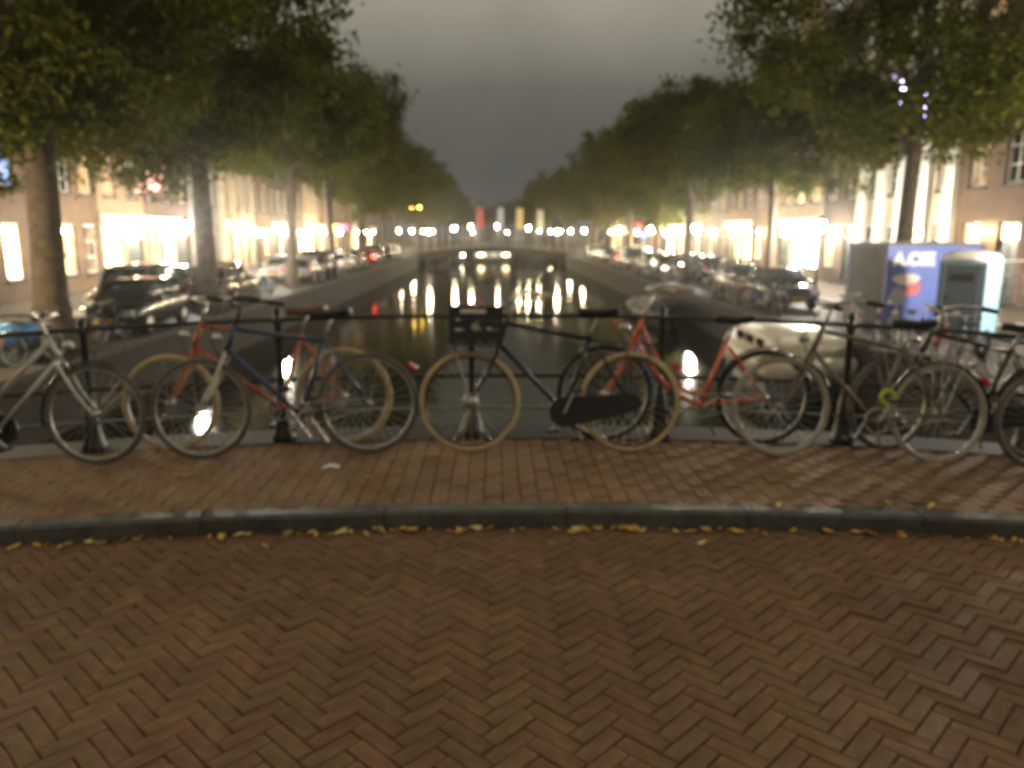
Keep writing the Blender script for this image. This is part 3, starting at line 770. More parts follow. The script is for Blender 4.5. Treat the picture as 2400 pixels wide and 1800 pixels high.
# ------------------------------------------------------------------ houses
HW = {}
def win_mesh(w, h, cols, rows):
    k = (round(w, 2), round(h, 2), cols, rows)
    if k not in HW:
        fr = MB(); t = 0.075
        fr.bx(-w / 2, -w / 2 + t, -0.04, 0.04, 0, h).bx(w / 2 - t, w / 2, -0.04, 0.04, 0, h)
        fr.bx(-w / 2 + t, w / 2 - t, -0.04, 0.04, 0, t).bx(-w / 2 + t, w / 2 - t, -0.04, 0.04, h - t, h)
        for c in range(1, cols):
            x = -w / 2 + w * c / cols; fr.bx(x - 0.025, x + 0.025, -0.03, 0.03, t, h - t)
        for r in range(1, rows):
            z = h * r / rows; fr.bx(-w / 2 + t, w / 2 - t, -0.028, 0.028, z - 0.022, z + 0.022)
        pn = MB().add([(-w / 2 + 0.02, 0.012, 0.02), (w / 2 - 0.02, 0.012, 0.02), (w / 2 - 0.02, 0.012, h - 0.02), (-w / 2 + 0.02, 0.012, h - 0.02)], [(0, 1, 2, 3)])
        HW[k] = (fr.mesh('window', trim_m), {}, pn)
    return HW[k]
def pane_mesh(entry, m):
    if m.name not in entry[1]: entry[1][m.name] = entry[2].mesh('pane', m)
    return entry[1][m.name]

def house(side, y0, w, h, storeys, bays, wall, label, lit, ground='door', gable='cornice', shop=None, trim=trim_m, pil=0, pil_m=None, detail=True):
    """front faces the canal. lit: {(storey, bay): material}"""
    yc = y0 + w / 2
    o = thing('canal_house', label, 'house', (side * FX, yc, ST + 0.12), (0, 0, R(90) if side < 0 else R(-90)), 'houses along the ' + ('left' if side < 0 else 'right') + ' quay')
    holes = []; gh = 3.7; sh = (h - gh) / max(1, storeys - 1)
    bw = w / bays
    for s in range(storeys):
        for b in range(bays):
            xc = -w / 2 + bw * (b + 0.5)
            bb = b if side < 0 else bays - 1 - b      # bay 0 is always the one nearest the viewer
            if s == 0:
                if ground == 'shop':
                    isdoor = bb == bays - 1
                    holes.append((xc - bw * 0.42, xc + bw * 0.42, 0.02 if isdoor else 0.55, 3.0, 0, bb, 'door' if isdoor else 'win'))
                else:
                    isdoor = bb == 0
                    holes.append((xc - (0.62 if isdoor else 0.6), xc + (0.62 if isdoor else 0.6), 0.02 if isdoor else 0.8, 3.05, 0, bb, 'door' if isdoor else 'win'))
            else:
                z0 = gh + sh * (s - 1) + 0.75
                holes.append((xc - 0.58, xc + 0.58, z0, z0 + min(sh - 1.05, 2.1), s, bb, 'win'))
    xs_ = sorted({-w / 2, w / 2} | {q for hh in holes for q in hh[:2]}); zs_ = sorted({0, h} | {q for hh in holes for q in hh[2:4]})
    mb = MB()
    for i in range(len(xs_) - 1):
        for j in range(len(zs_) - 1):
            cx_, cz_ = (xs_[i] + xs_[i + 1]) / 2, (zs_[j] + zs_[j + 1]) / 2
            if any(a < cx_ < b2 and c < cz_ < d2 for a, b2, c, d2, *_ in holes): continue
            mb.add([(xs_[i], 0, zs_[j]), (xs_[i + 1], 0, zs_[j]), (xs_[i + 1], 0, zs_[j + 1]), (xs_[i], 0, zs_[j + 1])], [(0, 1, 2, 3)])
    for a, b2, c, d2, *_ in holes:
        for q in (((a, c), (a, d2)), ((a, d2), (b2, d2)), ((b2, d2), (b2, c)), ((b2, c), (a, c))):
            (p1, q1), (p2, q2) = q
            mb.add([(p1, 0, q1), (p2, 0, q2), (p2, 0.24, q2), (p1, 0.24, q1)], [(0, 1, 2, 3)])
    D = 9.0
    mb.add([(-w / 2, 0, 0), (-w / 2, D, 0), (-w / 2, D, h), (-w / 2, 0, h), (w / 2, 0, 0), (w / 2, D, 0), (w / 2, D, h), (w / 2, 0, h)], [(0, 3, 2, 1), (4, 5, 6, 7), (1, 2, 6, 5)])
    mb.build('wall', wall, o)
    rz = h + 2.6
    rf = MB().add([(-w / 2, 0.35, h), (w / 2, 0.35, h), (w / 2, D, h), (-w / 2, D, h), (0, 0.35 if gable != 'cornice' else 1.6, rz), (0, D if gable != 'cornice' else D - 1.2, rz)],
                  [(0, 1, 4), (1, 2, 5, 4), (2, 3, 5), (3, 0, 4, 5), (3, 2, 1, 0)]).build('roof', roof_m, o)
    MB().bx(w * 0.22, w * 0.22 + 0.7, 4.2, 4.9, h + 0.4, rz + 0.7).build('chimney', wall, rf)
    if gable == 'cornice':
        MB().bx(-w / 2 + 0.005, w / 2 - 0.005, -0.34, 0.3, h + 0.004, h + 0.22).bx(-w / 2 + 0.01, w / 2 - 0.01, -0.18, 0.2, h - 0.32, h - 0.003).build('cornice', trim, o)
    else:
        if gable == 'step':
            pl = []; n = 4
            for k in range(n): pl += [(-w / 2 + w / 2 * k / n + 0.01, h + 0.003 + 2.9 * k / n), (-w / 2 + w / 2 * k / n + 0.01, h + 2.9 * (k + 1) / n)]
            pl = pl + [(-x, z) for x, z in pl[::-1]]
        elif gable == 'neck':
            pl = [(-w / 2 + 0.01, h + 0.003), (-w * 0.42, h + 0.3), (-w * 0.24, h + 0.7), (-w * 0.22, h + 2.4), (-w * 0.15, h + 2.9), (0, h + 3.4), (w * 0.15, h + 2.9), (w * 0.22, h + 2.4), (w * 0.24, h + 0.7), (w * 0.42, h + 0.3), (w / 2 - 0.01, h + 0.003)]
        else:
            pl = [(-w / 2 + 0.01, h + 0.003)] + [(-w / 2 * math.cos(t) ** 0.6 + 0.0, h + 0.2 + 2.8 * math.sin(t) ** 1.6) for t in [R(8 + 10 * k) for k in range(8)]]
            pl += [(-x, z) for x, z in pl[::-1]]
        MB().prism(pl[::-1], -0.02, 0.33).build('gable', wall, o)
    for a, b2, c, d2, s, bb, kind in holes:
        ww, hh = b2 - a, d2 - c
        if kind == 'door':
            dp = MB().bx(a + 0.003, b2 - 0.003, 0.16, 0.22, c, c + 2.35)
            for px in (-0.28, 0.28):
                for pz, ph in ((0.25, 0.75), (1.2, 0.95)): dp.bx((a + b2) / 2 + px - 0.2, (a + b2) / 2 + px + 0.2, 0.135, 0.158, c + pz, c + pz + ph)
            dr = dp.build('door', door_m, o)
            MB().lathe(((a + b2) / 2 + 0.06, 0.13, c + 1.1), [(0.03, -0.03), (0.03, 0.03)], 8, 'y').build('handle', chrome_m, dr)
            e_ = win_mesh(ww - 0.01, hh - 2.36, 1, 1)
            wv = link('window', e_[0], o, ((a + b2) / 2, 0.17, c + 2.355)); link('pane', pane_mesh(e_, lit.get((0, bb), glass_dark)), wv)
            MB().bx(a - 0.2, b2 + 0.2, -0.55, -0.004, -0.10, 0.10).build('doorstep', cope_m, o)
        else:
            e_ = win_mesh(ww - 0.006, hh - 0.006, 2, 1 if (ground == 'shop' and s == 0) else (3 if hh > 1.7 else 2))
            wv = link('window', e_[0], o, ((a + b2) / 2, 0.15, c + 0.003)); link('pane', pane_mesh(e_, lit.get((s, bb), glass_dark)), wv)
            if detail: MB().bx(-ww / 2 - 0.08, ww / 2 + 0.08, -0.24, -0.05, -0.11, -0.008).build('sill', cope_m, wv)
    wl_ = MB().box((0, -0.20, 2.62), (0.05, 0.36, 0.04)).box((0, -0.34, 2.86), (0.22, 0.22, 0.03)).build('wall_lamp', iron_m, o); wl_.location = ((-w / 2 + bw) if side < 0 else (w / 2 - bw), 0, 0)
    MB().add([(sx * w_, sy * w_ - 0.34, z) for w_, z in ((0.05, 2.65), (0.09, 2.84)) for sx, sy in ((-1, -1), (1, -1), (1, 1), (-1, 1))], [(0, 1, 5, 4), (1, 2, 6, 5), (2, 3, 7, 6), (3, 0, 4, 7)]).build('lamp_glass', wall_lamp_m, wl_)
    if ground == 'shop':
        MB().bx(-w / 2 + 0.02, w / 2 - 0.02, -0.16, -0.004, 3.08, 3.55).build('fascia', trim, o)
    if pil:
        for k in range(pil):
            x = -w / 2 + 0.35 + (w - 0.7) * k / (pil - 1)
            MB().bx(x - 0.34, x + 0.34, -0.26, -0.004, 0.0, h - 0.34).bx(x - 0.42, x + 0.42, -0.32, -0.26, 0.0, 0.5).build('pilaster', pil_m or trim, o)
    return o
BR = [mat('house_brick_%s' % n, c, 0.85, var=0.25, vscale=1.5, bump=0.4, bscale=14) for n, c in (('brown', (0.13, 0.08, 0.05)), ('red', (0.145, 0.088, 0.05)), ('dark', (0.07, 0.05, 0.038)), ('sand', (0.30, 0.225, 0.135)), ('cream', (0.44, 0.37, 0.26)), ('grey', (0.17, 0.15, 0.125)))]
BN = ['brown brick', 'red brick', 'dark brick', 'sandy plastered', 'cream plastered', 'grey plastered']
Y, H_, O, D_, WH, V_, B_ = W_YEL, W_HOT, W_ORG, W_DIM, W_WHT, W_VIO, W_BLU
# left side, from the frame edge into the distance
LH = [
    (21.0, 7.0, 12.5, 4, 3, 2, {(0, 1): H_, (0, 2): Y, (1, 1): D_}, 'door', 'neck'),
    (28.05, 4.6, 13.0, 4, 2, 0, {(0, 0): Y, (0, 1): H_, (1, 1): B_, (2, 0): B_, (2, 1): D_}, 'door', 'step'),
    (32.7, 5.8, 12.2, 4, 3, 1, {(0, 1): Y, (0, 2): D_, (1, 0): D_, (1, 2): O, (2, 1): D_}, 'door', 'bell'),
    (38.55, 4.9, 13.4, 4, 2, 3, {(0, 0): H_, (0, 1): H_, (1, 0): O, (2, 1): Y, (2, 0): Y}, 'shop', 'cornice'),
    (43.5, 6.4, 12.6, 4, 3, 0, {(0, 0): O, (0, 1): H_, (0, 2): H_, (1, 1): D_, (1, 2): O, (3, 0): D_}, 'shop', 'neck'),
    (49.95, 5.2, 13.2, 4, 2, 5, {(0, 1): D_, (1, 0): O}, 'door', 'step'),
    (55.2, 7.2, 12.9, 4, 3, 3, {(0, 0): O, (0, 1): Y, (0, 2): H_, (1, 0): O, (1, 1): Y, (2, 1): O}, 'shop', 'cornice'),
    (62.45, 5.4, 13.6, 4, 2, 1, {(0, 0): H_, (0, 1): Y}, 'door', 'bell'),
    (67.9, 6.0, 12.4, 4, 3, 2, {(0, 1): Y, (0, 2): WH, (1, 1): D_}, 'shop', 'neck'),
    (73.95, 5.6, 13.3, 4, 2, 0, {(0, 1): H_, (1, 0): D_}, 'door', 'step'),
    (79.6, 6.6, 12.8, 4, 3, 4, {(0, 0): H_, (0, 1): Y, (0, 2): O}, 'shop', 'cornice'),
    (86.25, 6.0, 13.0, 4, 2, 1, {(0, 0): Y, (0, 1): H_}, 'shop', 'bell'),
    (92.3, 7.0, 12.6, 4, 3, 0, {(0, 1): Y, (0, 2): O}, 'door', 'neck'),
    (106.0, 7.5, 13.0, 4, 3, 3, {(0, 0): Y, (0, 1): H_, (0, 2): Y}, 'shop', 'cornice'),
    (113.6, 7.0, 12.4, 4, 3, 1, {(0, 1): Y, (1, 1): O}, 'door', 'neck'),
    (120.7, 8.0, 13.4, 4, 3, 2, {(0, 0): H_, (0, 2): O}, 'shop', 'step'),
]
RH = [
    (19.0, 8.3, 12.6, 4, 3, 1, {(0, 0): Y, (0, 1): H_, (1, 0): D_}, 'shop', 'neck'),
    (27.35, 4.4, 13.0, 4, 2, 0, {(0, 0): H_, (0, 1): Y, (1, 1): D_, (2, 0): O, (3, 1): D_}, 'door', 'bell'),
    (31.8, 8.4, 13.2, 4, 4, 4, {(2, 1): V_, (2, 2): V_, (1, 0): D_, (0, 1): D_}, 'door', 'cornice'),
    (40.25, 4.6, 12.4, 4, 2, 2, {(0, 1): O, (2, 0): V_, (1, 1): D_}, 'door', 'step'),
    (44.9, 7.0, 13.0, 4, 3, 3, {(0, 0): WH, (0, 1): WH, (0, 2): H_, (1, 0): O, (1, 1): Y, (1, 2): O}, 'shop', 'neck'),
    (51.95, 5.0, 12.8, 4, 2, 0, {(0, 1): Y}, 'door', 'bell'),
    (57.0, 6.4, 13.4, 4, 3, 1, {(0, 0): H_, (0, 1): Y, (0, 2): D_, (1, 1): D_}, 'shop', 'cornice'),
    (63.45, 5.6, 12.2, 4, 2, 5, {(0, 1): O, (1, 0): D_}, 'door', 'step'),
    (69.1, 6.2, 13.0, 4, 3, 0, {(0, 1): Y, (0, 2): O}, 'door', 'neck'),
    (75.35, 6.4, 12.8, 4, 3, 4, {(0, 0): O, (0, 1): Y}, 'shop', 'cornice'),
    (81.8, 6.0, 13.2, 4, 2, 2, {(0, 0): WH, (0, 1): H_}, 'shop', 'bell'),
    (87.85, 7.4, 12.4, 4, 3, 1, {(0, 1): WH, (0, 2): Y}, 'shop', 'neck'),
    (106.0, 7.5, 13.0, 4, 3, 0, {(0, 0): Y, (0, 2): Y}, 'shop', 'cornice'),
    (113.6, 7.0, 12.4, 4, 3, 3, {(0, 1): H_}, 'door', 'step'),
    (120.7, 8.0, 13.4, 4, 3, 1, {(0, 0): Y, (0, 2): O}, 'shop', 'neck'),
]
GN = {'neck': 'neck gable', 'step': 'stepped gable', 'bell': 'bell gable', 'cornice': 'straight cornice'}
for side, L_, nm in ((-1, LH, 'left'), (1, RH, 'right')):
    for i, (y0, w, h, st, ba, wm, lit, gr, gb) in enumerate(L_):
        cols = side > 0 and i == 2
        lb = f'{BN[wm]} house with {GN[gb]}, {ORD[i]} in the {nm} row'
        if cols: lb = 'cream house with tall white pilasters behind the near right elm'
        house(side, y0, w, h, st, ba, BR[wm], lb, lit, gr, gb, pil=5 if cols else (4 if (side < 0 and i == 6) else 0), pil_m=BR[4] if (side < 0 and i == 6) else None, detail=y0 < 70)

# ------------------------------------------------------------------ far bridge
FB = 100.0
fbrick_m = mat('bridge_brick', (0.035, 0.027, 0.022), 0.85, var=0.3, vscale=2)
fbz = lambda x: -0.15 - 0.0085 * x * x
fb = thing('stone_bridge', 'low stone bridge with three openings crossing the canal far off', 'bridge', (0, FB, 0))
XB = 13.5
rr = []
for i in range(41):
    x = -XB + 2 * XB * i / 40
    rr.append([(x, 0, fbz(x) - 0.75), (x, 7.5, fbz(x) - 0.75), (x, 7.5, fbz(x)), (x, 0, fbz(x))])
MB().loft(rr).build('deck', fbrick_m, fb)
for x in (-3.1, 3.1):
    MB().bx(x - 0.55, x + 0.55, -0.1, 7.6, WL - 0.5, fbz(x) - 0.76).bx(x - 0.75, x + 0.75, -0.3, 7.8, WL - 0.5, WL + 0.5).build('pier', fbrick_m, fb)
for sx in (-1, 1):
    MB().bx(sx * 8.3, sx * XB, -0.12, 7.62, WL - 0.5, fbz(8.3) - 1.25).build('abutment', fbrick_m, fb)
    poly = [(sx * 8.3, fbz(8.3) - 1.3), (sx * 8.3, fbz(8.3) - 0.77), (sx * 3.66, fbz(3.66) - 0.77)]
    MB().prism(poly if sx < 0 else poly[::-1], -0.05, 7.55).build('spandrel', fbrick_m, fb)
for yy in (0.15, 7.3):
    for z, r in ((0.95, 0.035), (0.5, 0.022)):
        MB().tube([(x, yy, fbz(x) + z) for x in [XB * i / 20 for i in range(-20, 21)]], r, 6).build('rail', iron_m, fb)
    pm = MB().lathe((0, 0, 0), [(0.1, 0), (0.05, 0.3), (0.04, 1.0), (0.01, 1.05)], 8).mesh('post', iron_m)
    for k in range(-6, 7): link('post', pm, fb, (k * 2.1, yy, fbz(k * 2.1)))
# three cloth banners and a pale one on poles on the far bridge
BAN = [('red', (0.55, 0.10, 0.12), -2.0), ('pale blue', (0.42, 0.48, 0.60), 0.65), ('yellow', (0.60, 0.48, 0.16), 3.2), ('faded green', (0.34, 0.37, 0.24), 5.9)]
for nm, c, x in BAN:
    o = thing('banner_flag', f'{nm} upright banner on a pole on the far bridge', 'banner', (x, FB + 3.5, fbz(x)), group='banners on the far bridge')
    MB().tube([(0, 0, 0), (0, 0, 5.3)], 0.04, 6).build('pole', alloy_m, o)
    rr = [[(0.05, -0.02 + 0.08 * math.sin(k * 0.9), 2.3 + 0.3 * k), (0.85, 0.02 + 0.10 * math.sin(k * 0.9 + 1), 2.3 + 0.3 * k), (0.85, 0.04 + 0.10 * math.sin(k * 0.9 + 1), 2.3 + 0.3 * k), (0.05, 0.0 + 0.08 * math.sin(k * 0.9), 2.3 + 0.3 * k)] for k in range(10)]
    MB().loft(rr).build('cloth', mat('banner_' + nm.replace(' ', '_'), c, 0.8, var=0.15), o)
o = thing('signal_mast', 'mast with two amber lamps by the far bridge', 'traffic light', (-9.9, FB + 2, fbz(9.9)))
MB().tube([(0, 0, 0), (0, 0, 6.0)], [0.08, 0.05], 8).build('mast', iron_m, o)
MB().tube([(-0.55, 0, 5.95), (0.55, 0, 5.95)], 0.035, 6).build('cross_arm', iron_m, o)
for sx in (-0.5, 0.5):
    h_ = MB().bx(sx - 0.2, sx + 0.2, 0.0, 0.25, 5.4, 6.2).build('lamp_housing', black_m, o)
    MB().lathe((sx, -0.02, 5.8), [(0.15, 0.018), (0.15, -0.03), (0.08, -0.07)], 10, 'y').build('lamp_lens', amber_m, h_)

# ------------------------------------------------------------------ cars
def car_proto(name, prof):
    o = thing(name, '', 'car')
    Lh, hw = 2.1, 0.86
    st = prof['body']
    rings = []
    for x, zt, zs, w_ in st:
        zb = 0.24 if abs(x) < 1.9 else 0.34
        hs = [(-w_ * 0.90, zb), (-w_, zb + 0.14), (-w_ * 1.0, zs - 0.12), (-w_ * 0.95, zs), (-w_ * 0.5, zt), (w_ * 0.5, zt), (w_ * 0.95, zs), (w_ * 1.0, zs - 0.12), (w_, zb + 0.14), (w_ * 0.90, zb)]
        rings.append([(x, y, z) for y, z in hs])
    body = MB().loft(rings).build('body', mat('car_paint', (0.03, 0.03, 0.032), 0.25, coat=1.0), o, True)
    rings = []
    for x, wb, wt, zb, zt in prof['cabin']:
        rings.append([(x, -wb, zb), (x, -(wb + wt) / 2 - 0.02, (zb + zt) / 2), (x, -wt, zt), (x, wt, zt), (x, (wb + wt) / 2 + 0.02, (zb + zt) / 2), (x, wb, zb)])
    MB().loft(rings).build('windows', carglass_m, o, True)
    rp = prof['roof']
    rings = [[(x, -w_, z - 0.02), (x, -w_ * 0.9, z + 0.018), (x, 0, z + 0.04), (x, w_ * 0.9, z + 0.018), (x, w_, z - 0.02), (x, 0, z - 0.02)] for x, w_, z in rp]
    MB().loft(rings).build('roof', MATS['car_paint'], o, True)
    for s_ in (-1, 1):
        for pts in prof['pillars']: MB().tube([(x, s_ * y, z) for x, y, z in pts], 0.035, 6).build('pillar', MATS['car_paint'], o, True)
        for xw in (-1.28, 1.28):
            wv = MB().lathe((0, 0, 0), [(0.22, -0.10), (0.30, -0.095), (0.315, -0.06), (0.315, 0.06), (0.30, 0.095), (0.22, 0.10)], 20, 'y').build('wheel', rubber_m, o, True)
            wv.location = (xw, s_ * 0.80, 0.315)
            MB().lathe((0, s_ * 0.09, 0), [(0.05, s_ * 0.03), (0.20, s_ * 0.02), (0.215, 0.0), (0.2, -s_ * 0.04)], 16, 'y').build('rim', alloy_m, wv, True)
        MB().box((-2.02, s_ * 0.62, 0.66), (0.16, 0.34, 0.15), taper=0.8).build('headlight', lens_m, o)
        MB().box((2.02, s_ * 0.70, 0.78), (0.12, 0.22, 0.22), taper=0.85).build('tail_light', tailglass_m, o)
        MB().box((-0.62, s_ * 0.98, 0.98), (0.12, 0.20, 0.13), taper=0.8).build('mirror', MATS['car_paint'], o)
    for s_ in (-1, 1):
        MB().box((s_ * 2.115, 0, 0.46), (0.02, 0.52, 0.11)).build('number_plate', plate_m, o)
    MB().box((-2.09, 0, 0.62), (0.04, 0.7, 0.10)).build('grille', plastic_m, o)
    return o
HATCH = dict(body=[(-2.1, 0.62, 0.58, 0.62), (-2.0, 0.74, 0.68, 0.80), (-1.5, 0.90, 0.82, 0.86), (-0.9, 1.0, 0.90, 0.87), (0.5, 0.98, 0.93, 0.87), (1.5, 0.98, 0.94, 0.86), (1.95, 0.95, 0.90, 0.82), (2.1, 0.72, 0.66, 0.66)],
             cabin=[(-1.05, 0.72, 0.66, 0.88, 0.96), (-0.30, 0.80, 0.60, 0.92, 1.42), (0.5, 0.80, 0.61, 0.92, 1.46), (1.35, 0.80, 0.58, 0.92, 1.40), (1.98, 0.70, 0.60, 0.90, 0.98)],
             roof=[(-0.34, 0.56, 1.42), (0.0, 0.60, 1.455), (0.6, 0.61, 1.465), (1.2, 0.59, 1.43), (1.46, 0.55, 1.36)],
             pillars=[[(-1.0, 0.74, 0.94), (-0.32, 0.60, 1.43)], [(0.45, 0.81, 0.93), (0.48, 0.62, 1.45)], [(1.92, 0.72, 0.93), (1.40, 0.58, 1.40)]])
WAGON = dict(body=[(-2.1, 0.64, 0.58, 0.62), (-2.0, 0.78, 0.70, 0.80), (-1.6, 0.95, 0.86, 0.86), (-1.0, 1.04, 0.95, 0.87), (0.5, 1.02, 0.98, 0.87), (1.6, 1.02, 0.98, 0.86), (2.0, 1.0, 0.95, 0.84), (2.1, 0.80, 0.72, 0.74)],
             cabin=[(-1.15, 0.74, 0.68, 0.92, 1.0), (-0.45, 0.80, 0.66, 0.96, 1.62), (0.5, 0.81, 0.68, 0.96, 1.70), (1.7, 0.81, 0.67, 0.96, 1.68), (2.02, 0.76, 0.64, 0.94, 1.1)],
             roof=[(-0.5, 0.62, 1.62), (-0.1, 0.66, 1.685), (0.7, 0.68, 1.71), (1.5, 0.67, 1.70), (1.78, 0.62, 1.62)],
             pillars=[[(-1.1, 0.76, 0.98), (-0.46, 0.66, 1.63)], [(0.40, 0.82, 0.97), (0.42, 0.68, 1.70)], [(2.0, 0.76, 0.97), (1.76, 0.66, 1.66)]])
P1 = car_proto('parked_car', HATCH); P2 = car_proto('parked_car', WAGON)
CP = {n: mat('car_paint_' + n, c, 0.22, metal=mt, coat=1.0) for n, c, mt in (('black', (0.012, 0.012, 0.014), 0.0), ('silver', (0.45, 0.45, 0.44), 0.7), ('dark grey', (0.06, 0.062, 0.065), 0.4), ('red', (0.35, 0.02, 0.018), 0.0), ('white', (0.65, 0.64, 0.62), 0.0), ('dark green', (0.012, 0.04, 0.025), 0.0), ('blue', (0.05, 0.25, 0.55), 0.0), ('bronze', (0.24, 0.15, 0.09), 0.5))}
used = {1: False, 2: False}
def car(kind, colour, x, y, rz, label, lit=False):
    P = P1 if kind == 1 else P2
    o = P if not used[kind] else copy_tree(P); used[kind] = True
    o.location = (x, y, ST); o.rotation_euler = (0, 0, R(rz)); o['label'] = label; o['group'] = 'cars parked along the quays'
    for ch in o.children:
        if ch.name.split('.')[0] in ('body', 'roof', 'pillar', 'mirror'): recolour(ch, CP[colour])
        if lit and ch.name.split('.')[0] == 'tail_light': recolour(ch, tail_on)
    return o
# local -x is the car's nose: rz -90 turns the nose to +y (away), rz 90 towards the viewer
LC = [(1, 'black', -10.55, 23.0, 90), (1, 'bronze', -11.05, 32.2, -90), (1, 'silver', -11.0, 45.6, -90), (2, 'black', -11.05, 50.0, -90), (1, 'white', -11.0, 57, -90), (1, 'dark green', -11.0, 61.5, -90), (1, 'red', -11.0, 69, -90), (2, 'dark grey', -11.05, 73.4, -90), (1, 'black', -11.0, 81, -90), (1, 'silver', -11.0, 85.2, -90), (2, 'silver', -12.6, 27.5, 90), (1, 'dark grey', -12.6, 36.0, 90), (1, 'white', -12.6, 47.0, 90)]
RC = [(1, 'black', 11.05, 29.6, 90), (1, 'silver', 11.05, 34.0, 90), (1, 'bronze', 11.05, 49.0, 90), (1, 'black', 11.05, 53.4, 90), (2, 'silver', 11.05, 61.2, 90), (1, 'red', 11.05, 65.4, -90), (1, 'dark grey', 11.05, 73, 90), (1, 'black', 11.05, 77.2, 90), (1, 'white', 11.05, 85, 90)]
LC += [(1, 'dark grey', -12.75, 56.5, 90), (1, 'black', -12.7, 65.0, 90), (1, 'dark green', -12.75, 31.6, 90)]
RC += [(1, 'dark grey', 12.7, 40.5, -90), (1, 'black', 12.75, 46.0, -90), (1, 'silver', 12.7, 51.5, -90), (1, 'bronze', 12.75, 58.0, -90), (1, 'dark green', 12.7, 66.0, -90)]
LC.sort(key=lambda q: q[3]); RC.sort(key=lambda q: q[3])
for k, (kd, c, x, y, rz) in enumerate(LC):
    lb = f'{c} parked {"hatchback" if kd == 1 else "people carrier"}, {ORD[k]} car along the left quay'
    if k == 0: lb = 'black parked hatchback with a yellow number plate beside the thick elm trunk'
    car(kd, c, x + random.uniform(-.05, .05), y, rz + random.uniform(-2, 2), lb, lit=c == 'red')
for k, (kd, c, x, y, rz) in enumerate(RC):
    lb = f'{c} parked {"hatchback" if kd == 1 else "people carrier"}, {ORD[k]} car along the right quay'
    car(kd, c, x + random.uniform(-.05, .05), y, rz + random.uniform(-2, 2), lb, lit=c == 'red')

# ------------------------------------------------------------------ boats
def boat(label, loc, rz, L, Bm, hullm, cover=None, name='moored_boat', sheer=0.25):
    o = thing(name, label, 'boat', loc, (0, 0, rz), 'boats moored in the canal')
    n = 14; rings = []; inner = []
    for i in range(n + 1):
        t = i / n; x = -L / 2 + L * t
        w_ = Bm / 2 * (1 - (1 - min(1, t / 0.55)) ** 2.3) ** 0.6 if t < 0.55 else Bm / 2 * (1 - 0.18 * ((t - 0.55) / 0.45) ** 2)
        w_ = max(w_, 0.03); zt = 0.62 + sheer * (1 - t) ** 2 * 1.6
        rings.append([(x, -w_, zt), (x, -w_ * 0.93, 0.2), (x, -w_ * 0.55, -0.18), (x, 0, -0.28), (x, w_ * 0.55, -0.18), (x, w_ * 0.93, 0.2), (x, w_, zt), (x, w_ * 0.86, zt - 0.03), (x, w_ * 0.80, zt - 0.35 if 0.12 < t < 0.98 else zt - 0.04), (x, -w_ * 0.80, zt - 0.35 if 0.12 < t < 0.98 else zt - 0.04), (x, -w_ * 0.86, zt - 0.03)])
    MB().loft(rings).build('hull', hullm, o, True)
    for s_ in (-1, 1): MB().tube([(r[0][0], s_ * (abs(r[0][1]) + 0.02), r[0][2] - 0.06) for r in rings], 0.045, 6).build('rubbing_strake', wood_m if cover is None else hull_dark, o, True)
    if cover:
        rr = []
        for i in range(2, n):
            t = i / n; w_ = abs(rings[i][0][1]); x = rings[i][0][0]; zt = rings[i][0][2]
            rr.append([(x, -w_ * 1.03, zt - 0.10), (x, -w_ * 1.0, zt + 0.05), (x, -w_ * 0.5, zt + 0.28), (x, 0, zt + 0.36 + 0.04 * math.sin(i * 1.7)), (x, w_ * 0.5, zt + 0.28), (x, w_ * 1.0, zt + 0.05), (x, w_ * 1.03, zt - 0.10)])
        MB().loft(rr).build('cover', cover, o, True)
    else:
        for x in (-L * 0.12, L * 0.18, L * 0.40): MB().bx(x - 0.16, x + 0.16, -Bm * 0.36, Bm * 0.36, 0.40, 0.45).build('thwart', wood_m, o)
    return o
o = thing('cabin_cruiser', 'cream cabin cruiser with a dark hull bottom moored at the right quay', 'boat', (8.15, 21.6, WL), (0, 0, R(-91)), 'boats moored in the canal')
def sect(x, w_, z0, z1, k): return [(x, -w_ * k, z0), (x, -w_, z1), (x, w_, z1), (x, w_ * k, z0)]
MB().loft([sect(x, w_, -0.35, 0.62, k) for x, w_, k in ((-2.6, 0.25, 0.5), (-2.2, 0.75, 0.7), (-1.4, 1.1, 0.85), (0, 1.2, 0.92), (2.4, 1.16, 0.94), (2.5, 1.1, 0.94))]).build('hull', hull_dark, o, True)
MB().loft([[(x, -w_, 0.625), (x, -w_ * 1.03, 1.05 + s_), (x, -w_ * 0.93, 1.16 + s_), (x, w_ * 0.93, 1.16 + s_), (x, w_ * 1.03, 1.05 + s_), (x, w_, 0.625)] for x, w_, s_ in ((-2.75, 0.25, 0.22), (-2.3, 0.78, 0.18), (-1.4, 1.12, 0.08), (0, 1.22, 0), (2.45, 1.18, 0), (2.55, 1.1, -0.04))]).build('topsides', creamhull_m, o, True)
MB().loft([[(x, -w_, 1.1), (x, -w_ * 0.97, z - 0.14), (x, -w_ * 0.8, z), (x, w_ * 0.8, z), (x, w_ * 0.97, z - 0.14), (x, w_, 1.1)] for x, w_, z in ((-1.3, 0.8, 1.3), (-0.8, 0.95, 1.72), (1.6, 1.0, 1.80), (2.35, 0.98, 1.76), (2.45, 0.95, 1.6))]).build('cabin', creamhull_m, o, True)
for s_ in (-1, 1):
    for x in (-0.4, 0.5, 1.4): MB().box((x, s_ * 0.985, 1.42), (0.6, 0.03, 0.24)).build('window', glass_dark, o)
    MB().tube([(-2.7, s_ * 0.27, 0.68), (-2.25, s_ * 0.82, 0.66), (-1.4, s_ * 1.16, 0.64), (0, s_ * 1.27, 0.64), (2.5, s_ * 1.2, 0.64)], 0.05, 6).build('rubbing_strake', hull_dark, o, True)
